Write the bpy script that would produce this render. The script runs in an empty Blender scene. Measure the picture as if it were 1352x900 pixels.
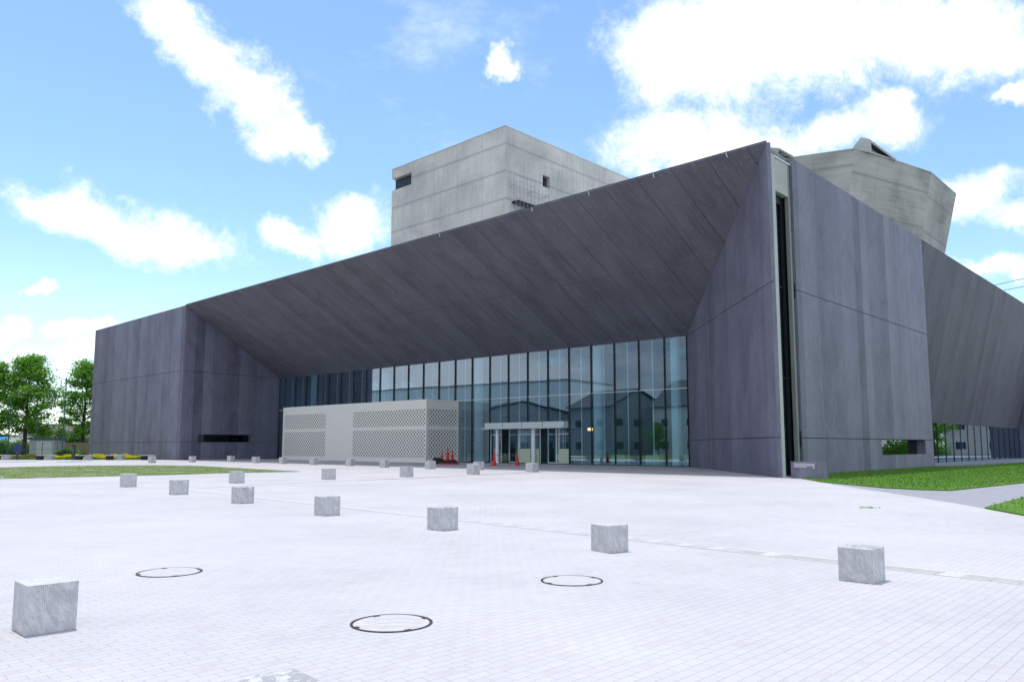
import bpy, bmesh, math, random
import numpy as np
from mathutils import Vector, Matrix
random.seed(7); RNG = np.random.RandomState(11)
scn = bpy.context.scene
R = math.radians

# ------------------------------------------------------------------ camera
F, W0, H0 = 1040.0, 1352.0, 900.0          # focal length and picture size in photo pixels
EYE, PITCH, PY = 1.55, 0.1087624, 474.44   # eye height, upward pitch, principal row
camd = bpy.data.cameras.new('camera'); cam = bpy.data.objects.new('camera', camd)
scn.collection.objects.link(cam); scn.camera = cam
camd.sensor_width = 36; camd.lens = F / W0 * 36
camd.shift_y = (PY - 450) / W0
camd.clip_start = .1; camd.clip_end = 6000
cam.location = (0, 0, EYE); cam.rotation_euler = (math.pi / 2 + PITCH, 0, 0)
CP, SP = math.cos(PITCH), math.sin(PITCH)
def ray(px, py):
    x = px - 676; k = PY - py
    return np.array([x, F * CP - k * SP, F * SP + k * CP])
C0 = np.array([0, 0, EYE])
def at_z(px, py, z=0.):
    r = ray(px, py); return C0 + r * ((z - EYE) / r[2])
def at_plane(px, py, p0, n):
    r = ray(px, py); return C0 + r * (((np.array(p0) - C0) @ n) / (r @ n))
def at_y(px, py, Y):
    r = ray(px, py); return C0 + r * (Y / r[1])

# ------------------------------------------------------------------ sun, exposure
SUNV = Vector((-.12, .16, 1.0)).normalized()
sd = bpy.data.lights.new('sun', 'SUN'); so = bpy.data.objects.new('sun', sd); scn.collection.objects.link(so)
sd.energy = 2.2; sd.angle = R(.6); sd.color = (1, .965, .93)
so.location = (0, 0, 60); so.rotation_euler = SUNV.to_track_quat('Z', 'Y').to_euler()
scn.view_settings.view_transform = 'Standard'; scn.view_settings.look = 'None'
scn.view_settings.exposure = 0.54; scn.view_settings.gamma = 1

# ------------------------------------------------------------------ node helpers
class NT:
    def __init__(s, tree): s.t = tree; s.n = tree.nodes; s.l = tree.links
    def add(s, typ, **kw):
        n = s.n.new(typ)
        for k, v in kw.items(): setattr(n, k, v)
        return n
    def put(s, sock, v):
        if isinstance(v, bpy.types.NodeSocket): s.l.new(v, sock)
        elif v is not None:
            if hasattr(sock.default_value, '__len__') and isinstance(v, (tuple, list)) and len(sock.default_value) == 4 and len(v) == 3: v = (*v, 1)
            sock.default_value = v
    def math(s, op, a, b=None, c=None, clamp=False):
        n = s.add('ShaderNodeMath', operation=op, use_clamp=clamp)
        s.put(n.inputs[0], a)
        if b is not None: s.put(n.inputs[1], b)
        if c is not None: s.put(n.inputs[2], c)
        return n.outputs[0]
    def vm(s, op, a, b=None, scale=None):
        n = s.add('ShaderNodeVectorMath', operation=op)
        s.put(n.inputs[0], a)
        if b is not None: s.put(n.inputs[1], b)
        if scale is not None: s.put(n.inputs['Scale'], scale)
        return n.outputs['Value'] if op in ('DOT_PRODUCT', 'LENGTH') else n.outputs[0]
    def mix(s, f, a, b, blend='MIX'):
        n = s.add('ShaderNodeMix', data_type='RGBA', blend_type=blend)
        s.put(n.inputs[0], f); s.put(n.inputs[6], a); s.put(n.inputs[7], b)
        return n.outputs[2]
    def noise(s, vec, scale, detail=4, rough=.55, dist=0., col=False):
        n = s.add('ShaderNodeTexNoise'); s.put(n.inputs['Vector'], vec)
        n.inputs['Scale'].default_value = scale; n.inputs['Detail'].default_value = detail
        n.inputs['Roughness'].default_value = rough; n.inputs['Distortion'].default_value = dist
        return n.outputs['Color' if col else 'Fac']
    def mr(s, v, a, b, c=0., d=1., smooth=False):
        n = s.add('ShaderNodeMapRange', interpolation_type='SMOOTHSTEP' if smooth else 'LINEAR')
        for i, q in enumerate((v, a, b, c, d)): s.put(n.inputs[i], q)
        return n.outputs[0]
    def xyz(s, v):
        n = s.add('ShaderNodeSeparateXYZ'); s.put(n.inputs[0], v); return n.outputs
    def comb(s, x, y, z):
        n = s.add('ShaderNodeCombineXYZ')
        for i, q in enumerate((x, y, z)): s.put(n.inputs[i], q)
        return n.outputs[0]
    def mapping(s, v, loc=(0, 0, 0), rot=(0, 0, 0), sc=(1, 1, 1)):
        n = s.add('ShaderNodeMapping'); s.put(n.inputs[0], v)
        n.inputs[1].default_value = loc; n.inputs[2].default_value = rot; n.inputs[3].default_value = sc
        return n.outputs[0]
    def bump(s, h, st=.3, dist=.02):
        n = s.add('ShaderNodeBump'); n.inputs['Strength'].default_value = st; n.inputs['Distance'].default_value = dist
        s.put(n.inputs['Height'], h); return n.outputs[0]
def mat(name, color=(.5, .5, .5), rough=.7, metal=0., spec=.3, fn=None, **kw):
    m = bpy.data.materials.new(name); m.use_nodes = True
    t = NT(m.node_tree); b = t.n['Principled BSDF']
    t.put(b.inputs['Base Color'], color if not callable(color) else None)
    b.inputs['Roughness'].default_value = rough; b.inputs['Metallic'].default_value = metal
    b.inputs['Specular IOR Level'].default_value = spec
    if fn: fn(t, b)
    return m
def UVc(t): return t.add('ShaderNodeTexCoord').outputs['UV']
def OBJc(t): return t.add('ShaderNodeTexCoord').outputs['Object']

# ------------------------------------------------------------------ world: sky and clouds
w = bpy.data.worlds.new('World'); scn.world = w; w.use_nodes = True
t = NT(w.node_tree); t.n.clear()
out = t.add('ShaderNodeOutputWorld')
sky = t.add('ShaderNodeTexSky', sky_type='NISHITA'); sky.sun_disc = False
sky.sun_elevation = math.asin(SUNV.z); sky.sun_rotation = math.atan2(SUNV.x, SUNV.y)
sky.air_density = 1.0; sky.dust_density = .25; sky.ozone_density = 1.3; sky.altitude = 50
bg1 = t.add('ShaderNodeBackground'); bg1.inputs[1].default_value = .15
t.l.new(t.mix(1., sky.outputs[0], (.90, 1.0, 1.03), 'MULTIPLY'), bg1.inputs[0])
dirv = t.add('ShaderNodeTexCoord').outputs['Generated']
d3 = t.xyz(dirv)
den = t.math('MAXIMUM', t.math('ADD', d3[1], 1.0), .05)
q0 = t.comb(t.math('DIVIDE', d3[0], den), t.math('DIVIDE', d3[2], den), 0.)
ncol = t.noise(dirv, 7.0, 9, .62, .0, True)
off = t.vm('SCALE', t.vm('SUBTRACT', ncol, (.5, .5, .5)), None, .075)
q = t.vm('ADD', q0, off)
# each cloud: (px, py, rx, ry, tilt) measured in the view, stored as a direction on the sky
CL = [(215, 20, 62, 28, -30), (275, 78, 75, 42, -38), (335, 130, 78, 46, -34), (372, 170, 52, 34, -15),
      (70, 272, 60, 30, -8), (150, 292, 90, 42, -6), (235, 308, 78, 44, -22), (262, 328, 45, 26, 0),
      (460, 305, 62, 40, 10), (380, 318, 48, 22, -12), (105, 432, 52, 22, 6), (5, 428, 40, 26, 0), (120, 470, 80, 26, 0), (30, 470, 90, 22, 0),
      (667, 94, 24, 18, 30), (870, 60, 80, 95, 8), (960, 45, 150, 100, 0), (1080, 40, 170, 84, -4), (1230, 42, 170, 70, 0), (1340, 50, 120, 74, 0),
      (900, 185, 100, 62, 0), (990, 200, 100, 46, -6), (1090, 180, 100, 46, 6), (1170, 172, 62, 42, -8),
      (1300, 262, 62, 40, 12), (1345, 290, 44, 28, 0), (1320, 362, 60, 26, 0), (1340, 125, 26, 18, 0), (34, 378, 26, 9, 0),
      (1180, -40, 260, 70, 0)]
acc = None
for (px, py, rx, ry, tl) in CL:
    def qq(x, y):
        r = ray(x, y); r = r / np.linalg.norm(r); return np.array([r[0], r[2]]) / (1 + r[1])
    c = qq(px, py); ex = qq(px + 4, py) - qq(px - 4, py); s_ = np.linalg.norm(ex) / 8
    a = R(tl); A, B = rx * s_, ry * s_
    dv = t.vm('SUBTRACT', q, (float(c[0]), float(c[1]), 0.))
    xa = t.vm('DOT_PRODUCT', dv, (math.cos(a) / A, math.sin(a) / A, 0.))
    xb = t.vm('DOT_PRODUCT', dv, (-math.sin(a) / B, math.cos(a) / B, 0.))
    ln = t.vm('LENGTH', t.comb(xa, xb, 0.))
    v = t.math('SUBTRACT', 1.0, ln)
    acc = v if acc is None else t.math('SMOOTH_MAX', acc, v, .25)
# scattered clouds over the rest of the sky, away from the view
gx = t.mr(t.math('ABSOLUTE', t.xyz(q0)[0]), .34, .5); gz = t.mr(t.xyz(q0)[1], .30, .45)
gm = t.math('MAXIMUM', gx, gz, clamp=True)
gn = t.math('MULTIPLY', t.math('SUBTRACT', t.noise(t.mapping(dirv, sc=(1, 1, 2.2)), 3.1, 7, .6), .43), 4.5)
gen = t.mr(gm, 0., 1., -2., 0.); gen = t.math('ADD', gen, gn); gen = t.math('ADD', gen, t.mr(d3[0], -.60, -.80, 0., .45, True))
acc = t.math('MAXIMUM', acc, gen)
fine = t.math('ADD', t.math('MULTIPLY', t.math('SUBTRACT', t.noise(dirv, 13.0, 10, .72, .3), .5), 1.3), t.math('MULTIPLY', t.math('SUBTRACT', t.noise(dirv, 46.0, 6, .7), .5), .5))
cden = t.math('ADD', acc, t.math('MULTIPLY', fine, 1.4)); dens = t.mr(cden, -.24, .74, 0., 1., True)
wisp = t.math('MULTIPLY', t.mr(t.noise(t.mapping(dirv, sc=(1, 1, 1.8)), 5.0, 9, .66), .56, .84, 0., .45, True), 1.0)
dens = t.math('MAXIMUM', dens, wisp)
hz = t.math('MULTIPLY', t.mr(d3[2], .0, .24, .34, 0., True), 1.0)      # pale air low over the horizon
dens = t.math('MAXIMUM', dens, hz)
sh = t.mr(t.noise(dirv, 8.0, 6, .6), .38, .66, 0., 1., True)
thick = t.mr(cden, .05, .75, 0., 1., True)
ccol = t.mix(t.math('MULTIPLY', sh, thick), (.86, .92, 1.02), (1.10, 1.10, 1.10))
side = t.mr(t.noise(t.mapping(dirv, sc=(1, 1, 2.5)), 2.6, 6, .6), .36, .66, 0., 1., True)
lm = t.mr(d3[0], -.60, -.78, 0., 1., True)
ccol = t.mix(lm, ccol, t.mix(side, (.15, .21, .29), (.56, .54, .56)))      # heavier grey clouds on the other side of the sky
bg2 = t.add('ShaderNodeBackground'); t.l.new(ccol, bg2.inputs[0]); bg2.inputs[1].default_value = 1.0
ms = t.add('ShaderNodeMixShader'); t.l.new(dens, ms.inputs[0]); t.l.new(bg1.outputs[0], ms.inputs[1]); t.l.new(bg2.outputs[0], ms.inputs[2])
t.l.new(ms.outputs[0], out.inputs[0])
w.cycles.sampling_method = 'MANUAL'; w.cycles.sample_map_resolution = 512

# ------------------------------------------------------------------ object helpers
COL = scn.collection
def v3(p): return (float(p[0]), float(p[1]), float(p[2]))
def wloc(o):
    v = Vector(o.location); p = o.parent
    while p: v += p.location; p = p.parent
    return v
def obj(name, verts, faces, m=None, parent=None, uvs=None, loc=None, smooth=False):
    """one mesh object; verts in world metres, stored relative to the parent's base (or loc)"""
    o_ = wloc(parent) if parent is not None else Vector(loc if loc is not None else (0, 0, 0))
    me = bpy.data.meshes.new(name)
    V = np.asarray(verts, dtype=float) - np.array(o_)
    me.from_pydata([tuple(v) for v in V], [], [tuple(f) for f in faces])
    if uvs is not None:
        ul = me.uv_layers.new(name='UVMap'); ul.data.foreach_set('uv', np.asarray(uvs, dtype=float).ravel())
    if m: me.materials.append(m)
    if smooth: me.polygons.foreach_set('use_smooth', [True] * len(me.polygons))
    o = bpy.data.objects.new(name, me); COL.objects.link(o)
    if parent is not None: o.parent = parent
    else: o.location = o_
    return o
def tag(o, label=None, cat=None, group=None, kind=None):
    if label: o['label'] = label
    if cat: o['category'] = cat
    if group: o['group'] = group
    if kind: o['kind'] = kind
    return o
def thing(name, loc, label, cat, group=None):
    o = bpy.data.objects.new(name, None); COL.objects.link(o); o.location = v3(loc); o.empty_display_size = .3
    return tag(o, label, cat, group)
class MB:
    """collects shapes into one mesh; uv in metres on each face"""
    def __init__(s): s.v = []; s.f = []; s.uv = []
    def face(s, pts, uv=None):
        i = len(s.v); s.v += [v3(p) for p in pts]; s.f.append(list(range(i, i + len(pts))))
        if uv is None:
            P = [np.array(p, float) for p in pts]
            nrm = np.zeros(3)
            for k in range(len(P)): nrm += np.cross(P[k] - P[0], P[(k + 1) % len(P)] - P[0])
            nrm /= (np.linalg.norm(nrm) + 1e-12)
            if abs(nrm[2]) > .95: ax, ay = np.array([1., 0, 0]), np.array([0, 1., 0])
            else:
                ax = np.cross([0, 0, 1.], nrm); ax /= np.linalg.norm(ax); ay = np.cross(nrm, ax)
            uv = [(p @ ax, p @ ay) for p in P]
        s.uv += list(uv)
    def slab(s, pts, th):
        """pts: outline seen from outside (counter-clockwise), th: vector to the back"""
        P = [np.array(p, float) for p in pts]; Q = [p + np.array(th) for p in P]
        s.face(P); s.face(Q[::-1])
        n = len(P)
        for i in range(n):
            j = (i + 1) % n; s.face([P[j], P[i], Q[i], Q[j]])
        return s
    def box(s, c, sx, sy, sz, ang=0., z0=None):
        """box with base centre c"""
        ca, sa = math.cos(ang), math.sin(ang); c = np.array(c, float)
        def P(a, b, z): return c + np.array([a * ca - b * sa, a * sa + b * ca, z])
        x, y = sx / 2, sy / 2
        B = [P(-x, -y, 0), P(x, -y, 0), P(x, y, 0), P(-x, y, 0)]; T = [p + np.array([0, 0, sz]) for p in B]
        s.face(B[::-1]); s.face(T)
        for i in range(4):
            j = (i + 1) % 4; s.face([B[i], B[j], T[j], T[i]])
        return s
    def bar(s, a, b, r, n=6, r2=None):
        a = np.array(a, float); b = np.array(b, float); d = b - a; L = np.linalg.norm(d)
        if L < 1e-6: return s
        d /= L; h = np.array([0, 0, 1.]) if abs(d[2]) < .9 else np.array([1., 0, 0])
        e = np.cross(d, h); e /= np.linalg.norm(e); g = np.cross(d, e); r2 = r if r2 is None else r2
        A = [a + r * (math.cos(2 * math.pi * k / n) * e + math.sin(2 * math.pi * k / n) * g) for k in range(n)]
        B = [b + r2 * (math.cos(2 * math.pi * k / n) * e + math.sin(2 * math.pi * k / n) * g) for k in range(n)]
        for k in range(n):
            j = (k + 1) % n; s.face([A[k], B[k], B[j], A[j]])
        s.face(A); s.face(B[::-1])
        return s
    def lathe(s, c, prof, n=20):
        c = np.array(c, float)
        for (r0, z0), (r1, z1) in zip(prof[:-1], prof[1:]):
            for k in range(n):
                a, b = 2 * math.pi * k / n, 2 * math.pi * (k + 1) / n
                s.face([c + [r0 * math.cos(a), r0 * math.sin(a), z0], c + [r0 * math.cos(b), r0 * math.sin(b), z0],
                        c + [r1 * math.cos(b), r1 * math.sin(b), z1], c + [r1 * math.cos(a), r1 * math.sin(a), z1]])
        return s
    def build(s, name, m, parent=None, loc=None, smooth=False):
        return obj(name, s.v, s.f, m, parent, s.uv, loc, smooth)

# ------------------------------------------------------------------ materials
UA = math.atan2(.692, -.7217)            # bearing of the long facade
ROTP = math.atan2(.731, .682)            # paver rows run along the short facade
def f_paver(t, b):
    co = t.mapping(OBJc(t), rot=(0, 0, -ROTP))
    br = t.add('ShaderNodeTexBrick'); t.put(br.inputs['Vector'], co)
    br.offset = .5; br.inputs['Color1'].default_value = (.492, .480, .502, 1); br.inputs['Color2'].default_value = (.522, .509, .530, 1)
    br.inputs['Mortar'].default_value = (.37, .36, .37, 1); br.inputs['Scale'].default_value = 1.0
    br.inputs['Mortar Size'].default_value = .0052; br.inputs['Mortar Smooth'].default_value = .6; br.inputs['Bias'].default_value = .15
    br.inputs['Brick Width'].default_value = .20; br.inputs['Row Height'].default_value = .10
    # a few slightly pink stones
    cx = t.xyz(co)
    row = t.math('FLOOR', t.math('DIVIDE', cx[1], .10)); colm = t.math('FLOOR', t.math('DIVIDE', t.math('ADD', cx[0], t.math('MULTIPLY', t.math('MODULO', row, 2.), .10)), .20))
    wn = t.add('ShaderNodeTexWhiteNoise', noise_dimensions='2D'); t.put(wn.inputs['Vector'], t.comb(row, colm, 0))
    pk = t.math('MULTIPLY', t.math('GREATER_THAN', wn.outputs[0], .93), .5)
    c = t.mix(pk, br.outputs['Color'], (.48, .435, .46))
    big = t.mr(t.noise(OBJc(t), .23, 7, .65), .32, .7, .87, 1.06)
    c = t.mix(1., c, t.comb(big, big, big), 'MULTIPLY')
    sp = t.mr(t.noise(OBJc(t), 60, 3, .7), .30, .7, .90, 1.07)
    c = t.mix(1., c, t.comb(sp, sp, sp), 'MULTIPLY')
    st = t.mr(t.noise(OBJc(t), 1.7, 8, .75), .60, .8, 0., .22, True)
    c = t.mix(st, c, (.40, .39, .40))
    t.put(b.inputs['Base Color'], c)
    t.put(b.inputs['Normal'], t.bump(t.math('ADD', t.math('MULTIPLY', br.outputs['Fac'], -1.), t.math('MULTIPLY', t.noise(OBJc(t), 45, 3), .35)), .22, .006))
M_paver = mat('plaza_paving', rough=.85, spec=.2, fn=f_paver)
def f_asph(c1, c2, sc=3.):
    def f(t, b):
        o = OBJc(t); n = t.noise(o, sc, 6, .65); n2 = t.noise(o, 80, 3, .7)
        c = t.mix(t.mr(n, .3, .7), c1, c2); k = t.mr(n2, .3, .7, .8, 1.15)
        t.put(b.inputs['Base Color'], t.mix(1., c, t.comb(k, k, k), 'MULTIPLY')); t.put(b.inputs['Normal'], t.bump(n2, .3, .01))
    return f
M_asphalt = mat('pale_asphalt', rough=.9, spec=.2, fn=f_asph((.27, .275, .31), (.33, .335, .37)))
M_terrain = mat('terrain_soil', rough=.95, spec=.1, fn=f_asph((.16, .15, .11), (.13, .17, .08), .1))
def f_lawn(c1, c2, c3, white=0.):
    def f(t, b):
        o = OBJc(t); n = t.noise(o, .55, 6, .65); n2 = t.noise(o, 14, 5, .75)
        c = t.mix(t.mr(n2, .3, .7), c1, c2); c = t.mix(t.mr(n, .52, .66, 0., .85, True), c, c3)
        if white:
            fl = t.mr(t.noise(t.mapping(o, rot=(0, 0, -ROTP), sc=(1.3, .8, 1)), 1., 9, .9), .50, .58, 0., white, True)
            fl = t.math('MULTIPLY', fl, t.mr(t.noise(o, .25, 3), .35, .6, .35, 1.))
            c = t.mix(fl, c, (.40, .41, .37))
        t.put(b.inputs['Base Color'], c); t.put(b.inputs['Normal'], t.bump(n2, .6, .05))
    return f
M_lawn = mat('lawn_green', rough=.9, spec=.15, fn=f_lawn((.06, .155, .016), (.11, .25, .03), (.20, .21, .07)))
M_lawnp = mat('lawn_in_pavers', rough=.9, spec=.15, fn=f_lawn((.07, .13, .02), (.14, .20, .04), (.24, .22, .12), .9))
def f_blade(t, b):
    o = OBJc(t); n = t.noise(o, .9, 5, .65); n2 = t.noise(o, 23, 2)
    c = t.mix(t.mr(n2, .3, .7), (.065, .18, .016), (.14, .31, .04)); c = t.mix(t.mr(n, .52, .66, 0., .8, True), c, (.26, .25, .09))
    t.put(b.inputs['Base Color'], c)
M_blade = mat('grass_blades', rough=.7, spec=.2, fn=f_blade)

def f_dark(tint=1., dv=1.0, bl=1.0, ta=1.05):
    """dark pigmented board-marked concrete panels; UV in metres, v runs up the panel"""
    def f(t, b):
        uv = UVc(t); x = t.xyz(uv)
        def strip(wd, sh, seed):
            k = t.math('FLOOR', t.math('DIVIDE', t.math('ADD', x[0], sh), wd))
            wn = t.add('ShaderNodeTexWhiteNoise', noise_dimensions='2D'); t.put(wn.inputs['Vector'], t.comb(k, seed, 0)); return wn.outputs[0]
        s1 = strip(1.16, .7, 1.); s2 = strip(.58, .12, 5.); s3 = strip(2.32, .7, 9.)
        tone = t.math('ADD', t.math('ADD', t.math('MULTIPLY', s1, .20), t.math('MULTIPLY', s2, .09)), t.math('MULTIPLY', s3, .16))
        streak = t.noise(t.mapping(uv, sc=(9., .22, 1)), 1.0, 6, .65)
        fstreak = t.noise(t.mapping(uv, sc=(42., .9, 1)), 1.0, 4, .6)
        mott = t.noise(t.mapping(uv, sc=(.6, .35, 1)), 1.0, 6, .6, .4)
        pale = t.mr(t.noise(t.mapping(uv, sc=(2.6, 1.1, 1)), 1.0, 9, .72, .6), .55, .78, 0., 1., True)
        val = t.math('ADD', t.math('ADD', t.math('MULTIPLY', tone, ta), .47 + (1.05 - ta) * .2), t.math('ADD', t.math('MULTIPLY', t.math('SUBTRACT', streak, .5), .62), t.math('MULTIPLY', t.math('SUBTRACT', mott, .5), .62)))
        val = t.math('ADD', val, t.math('MULTIPLY', t.math('SUBTRACT', fstreak, .5), .62))
        c = t.mix(t.mr(s3, 0., 1., .0, 1.), (.178 * dv, .172 * dv, .236 * dv * bl), (.172 * dv, .174 * dv, .228 * dv * bl))
        c = t.mix(1., c, t.comb(val, val, val), 'MULTIPLY'); c = t.vm('SCALE', c, None, 1.35 * tint)
        c = t.mix(t.math('MULTIPLY', pale, .36), c, (.42, .40, .48 * bl))
        mf = t.noise(t.mapping(uv, sc=(6., 3.2, 1)), 1., 7, .75, .4); kf = t.mr(mf, .3, .7, .84, 1.16); c = t.mix(1., c, t.comb(kf, kf, kf), 'MULTIPLY')
        # faint horizontal board ends
        ly = t.math('PINGPONG', x[1], 1.3); ln = t.math('MULTIPLY', t.math('LESS_THAN', ly, .012), t.mr(mott, .45, .6, 0., .25))
        c = t.mix(ln, c, (.05, .05, .07))
        t.put(b.inputs['Base Color'], c)
        t.put(b.inputs['Roughness'], t.mr(streak, .3, .7, .48, .68))
        t.put(b.inputs['Normal'], t.bump(t.math('ADD', fstreak, t.math('MULTIPLY', streak, .7)), .35, .012))
    return f
M_dark = mat('dark_precast_concrete', spec=.35, fn=f_dark())
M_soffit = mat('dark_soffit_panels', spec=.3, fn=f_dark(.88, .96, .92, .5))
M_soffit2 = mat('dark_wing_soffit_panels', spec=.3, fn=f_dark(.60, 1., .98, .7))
M_joint = mat('joint_black', (.02, .02, .024), .9)
M_core = mat('dark_core', (.035, .035, .042), .9)
def f_conc(vert=True, lifts=None, base=(.36, .365, .35), dark=(.22, .23, .225)):
    def f(t, b):
        uv = UVc(t); x = t.xyz(uv)
        sc = (5., .25, 1) if vert else (.25, 6., 1); sf = (26., .5, 1) if vert else (.5, 30., 1)
        st = t.noise(t.mapping(uv, sc=sc), 1., 6, .7); fs = t.noise(t.mapping(uv, sc=sf), 1., 4, .65)
        mo = t.noise(t.mapping(uv, sc=(.16, .22, 1)), 1., 6, .62, .5)
        k = t.math('FLOOR', t.math('DIVIDE', x[0], 1.8)); k2 = t.math('FLOOR', t.math('DIVIDE', x[1], 1.2 if not vert else 2.7))
        wn = t.add('ShaderNodeTexWhiteNoise', noise_dimensions='2D'); t.put(wn.inputs['Vector'], t.comb(k, k2, 0))
        val = t.math('ADD', t.math('MULTIPLY', t.math('SUBTRACT', st, .5), 1.05), t.math('MULTIPLY', t.math('SUBTRACT', mo, .5), 1.9))
        val = t.math('ADD', val, t.math('MULTIPLY', t.math('SUBTRACT', fs, .5), .55))
        val = t.math('ADD', t.math('ADD', val, t.math('MULTIPLY', t.math('SUBTRACT', wn.outputs[0], .5), .13)), .62, clamp=True)
        c = t.mix(val, dark, base)
        c = t.mix(t.mr(t.noise(t.mapping(uv, sc=(.5, .3, 1)), 1., 7, .7), .6, .8, 0., .35, True), c, (.42, .38, .27))
        if lifts:
            z0, per = lifts
            l = t.math('PINGPONG', t.math('DIVIDE', t.math('SUBTRACT', x[1], z0), per), .5)
            nb = t.math('LESS_THAN', l, .010); wb = t.mr(l, .0, .10, .34, 0., True)
            wb = t.math('MULTIPLY', wb, t.mr(st, .35, .65, .3, 1.))
            c = t.mix(wb, c, (.20, .205, .20)); c = t.mix(t.math('MULTIPLY', nb, .45), c, (.10, .10, .10))
            vj = t.math('PINGPONG', t.math('DIVIDE', x[0], 3.6), .5); c = t.mix(t.math('MULTIPLY', t.math('LESS_THAN', vj, .006), .4), c, (.13, .13, .13))
        t.put(b.inputs['Base Color'], c); t.put(b.inputs['Normal'], t.bump(t.math('ADD', st, fs), .4, .03))
    return f
M_tower = mat('tower_concrete', rough=.8, spec=.25, fn=f_conc(True, (30.3, 2.7), (.70, .69, .65), (.36, .36, .345)))
M_hall = mat('hall_concrete', rough=.8, spec=.25, fn=f_conc(False, (25., 3.0), (.50, .50, .46), (.18, .19, .19)))
M_conc = mat('frame_concrete', rough=.8, spec=.25, fn=f_conc(False, None, (.50, .51, .50), (.34, .35, .35)))
M_concsm = mat('pale_fin_concrete', rough=.8, spec=.25, fn=f_conc(True, None, (.50, .53, .52), (.38, .41, .41)))
M_jamb = mat('grey_jamb_concrete', rough=.85, spec=.2, fn=f_conc(True, None, (.27, .285, .27), (.18, .19, .185)))
M_roof = mat('roof_gravel', rough=.95, fn=f_asph((.22, .22, .23), (.28, .28, .29)))
def f_gran(t, b):
    o = OBJc(t)
    o2 = t.mapping(o, rot=(.42, .42, 0))
    n = t.noise(t.mapping(o2, sc=(24, 24, 2.2)), 1., 5, .6, .1)
    n1 = t.noise(t.mapping(o2, sc=(9, 9, 2.2)), 1., 3, .6, .5)
    sp = t.noise(o, 110, 3, .7)
    c = t.mix(t.mr(n, .42, .60, 0., 1., True), (.46, .46, .47), (.57, .565, .575))
    g = t.xyz(t.mapping(o, sc=(72, 72, 72)))
    px = t.math('PINGPONG', g[0], .5); pz = t.math('PINGPONG', g[2], .5); pyy = t.math('PINGPONG', g[1], .5)
    dt = t.math('MULTIPLY', t.math('GREATER_THAN', t.math('MAXIMUM', px, pyy), .26), t.math('GREATER_THAN', pz, .26))
    m_ = t.math('MULTIPLY', dt, t.math('GREATER_THAN', n1, .53))
    c = t.mix(t.math('MULTIPLY', m_, .75), c, (.20, .20, .21))
    k = t.mr(sp, .3, .7, .86, 1.1); t.put(b.inputs['Base Color'], t.mix(1., c, t.comb(k, k, k), 'MULTIPLY'))
    t.put(b.inputs['Normal'], t.bump(t.math('SUBTRACT', sp, t.math('MULTIPLY', m_, 1.)), .25, .004))
M_gran = mat('speckled_granite', rough=.55, spec=.4, fn=f_gran)
def f_perf(t, b):
    uv = UVc(t); x = t.xyz(uv)
    P = .40
    def hole(ox, oy):
        a = t.math('SUBTRACT', t.math('FRACT', t.math('ADD', t.math('DIVIDE', x[0], P), ox)), .5)
        c = t.math('SUBTRACT', t.math('FRACT', t.math('ADD', t.math('DIVIDE', x[1], P), oy)), .5)
        return t.math('LESS_THAN', t.vm('LENGTH', t.comb(t.math('MULTIPLY', a, 5.4), t.math('MULTIPLY', c, 4.2), 0)), 1.)
    h = t.math('MAXIMUM', hole(0, 0), hole(.5, .5))
    c = t.mix(t.noise(uv, .8, 3), (.83, .795, .73), (.87, .835, .77))
    j = t.math('LESS_THAN', t.math('PINGPONG', x[1], .15), .004); c = t.mix(t.math('MULTIPLY', j, .35), c, (.3, .3, .3))
    t.put(b.inputs['Base Color'], t.mix(h, c, (.03, .033, .035)))
    t.put(b.inputs['Normal'], t.bump(t.math('SUBTRACT', 1., h), .5, .02))
M_perf = mat('perforated_white_panel', rough=.5, spec=.4, fn=f_perf)
def f_cass(t, b):
    uv = UVc(t); x = t.xyz(uv); c = t.mix(t.noise(uv, .8, 3), (.83, .795, .73), (.87, .835, .77))
    j = t.math('LESS_THAN', t.math('PINGPONG', x[1], .15), .004); t.put(b.inputs['Base Color'], t.mix(t.math('MULTIPLY', j, .35), c, (.3, .3, .3)))
M_cass = mat('white_cladding', rough=.5, spec=.4, fn=f_cass)
def glass(name, tint, refl, rcol=(1, 1, 1), mx=.85):
    m = bpy.data.materials.new(name); m.use_nodes = True; t = NT(m.node_tree); t.n.clear()
    o = t.add('ShaderNodeOutputMaterial'); tr = t.add('ShaderNodeBsdfTransparent'); tr.inputs[0].default_value = (*tint, 1)
    gl = t.add('ShaderNodeBsdfGlossy'); gl.inputs['Color'].default_value = (*rcol, 1); gl.inputs['Roughness'].default_value = 0.
    t.put(gl.inputs['Normal'], t.bump(t.noise(OBJc(t), .22, 2), .06, .05))
    lw = t.add('ShaderNodeLayerWeight'); lw.inputs[0].default_value = .5
    f = t.mr(lw.outputs['Facing'], .0, 1., refl, mx)
    ms = t.add('ShaderNodeMixShader'); t.put(ms.inputs[0], f); t.l.new(tr.outputs[0], ms.inputs[1]); t.l.new(gl.outputs[0], ms.inputs[2]); t.l.new(ms.outputs[0], o.inputs[0])
    return m
M_glass = glass('facade_glass', (.78, .92, .95), .08, (.72, .86, 1.0))
M_glassd = glass('dark_glass', (.25, .34, .36), .08, (.50, .60, .68), .42)
M_mull = mat('black_mullion', (.015, .02, .022), .4, .3)
M_steel = mat('pale_steel', (.78, .80, .80), .4, .0)
M_colw = mat('white_column', (.80, .86, .88), .45)
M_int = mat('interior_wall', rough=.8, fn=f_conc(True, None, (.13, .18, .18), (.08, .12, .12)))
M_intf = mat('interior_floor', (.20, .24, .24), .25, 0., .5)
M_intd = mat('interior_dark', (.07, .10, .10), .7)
M_panel = mat('green_tint_panel', (.50, .58, .42), .4)
M_canopy = mat('canopy_white', (.60, .68, .68), .35)
M_red = mat('cone_red', rough=.45, color=(.62, .03, .025))
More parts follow.
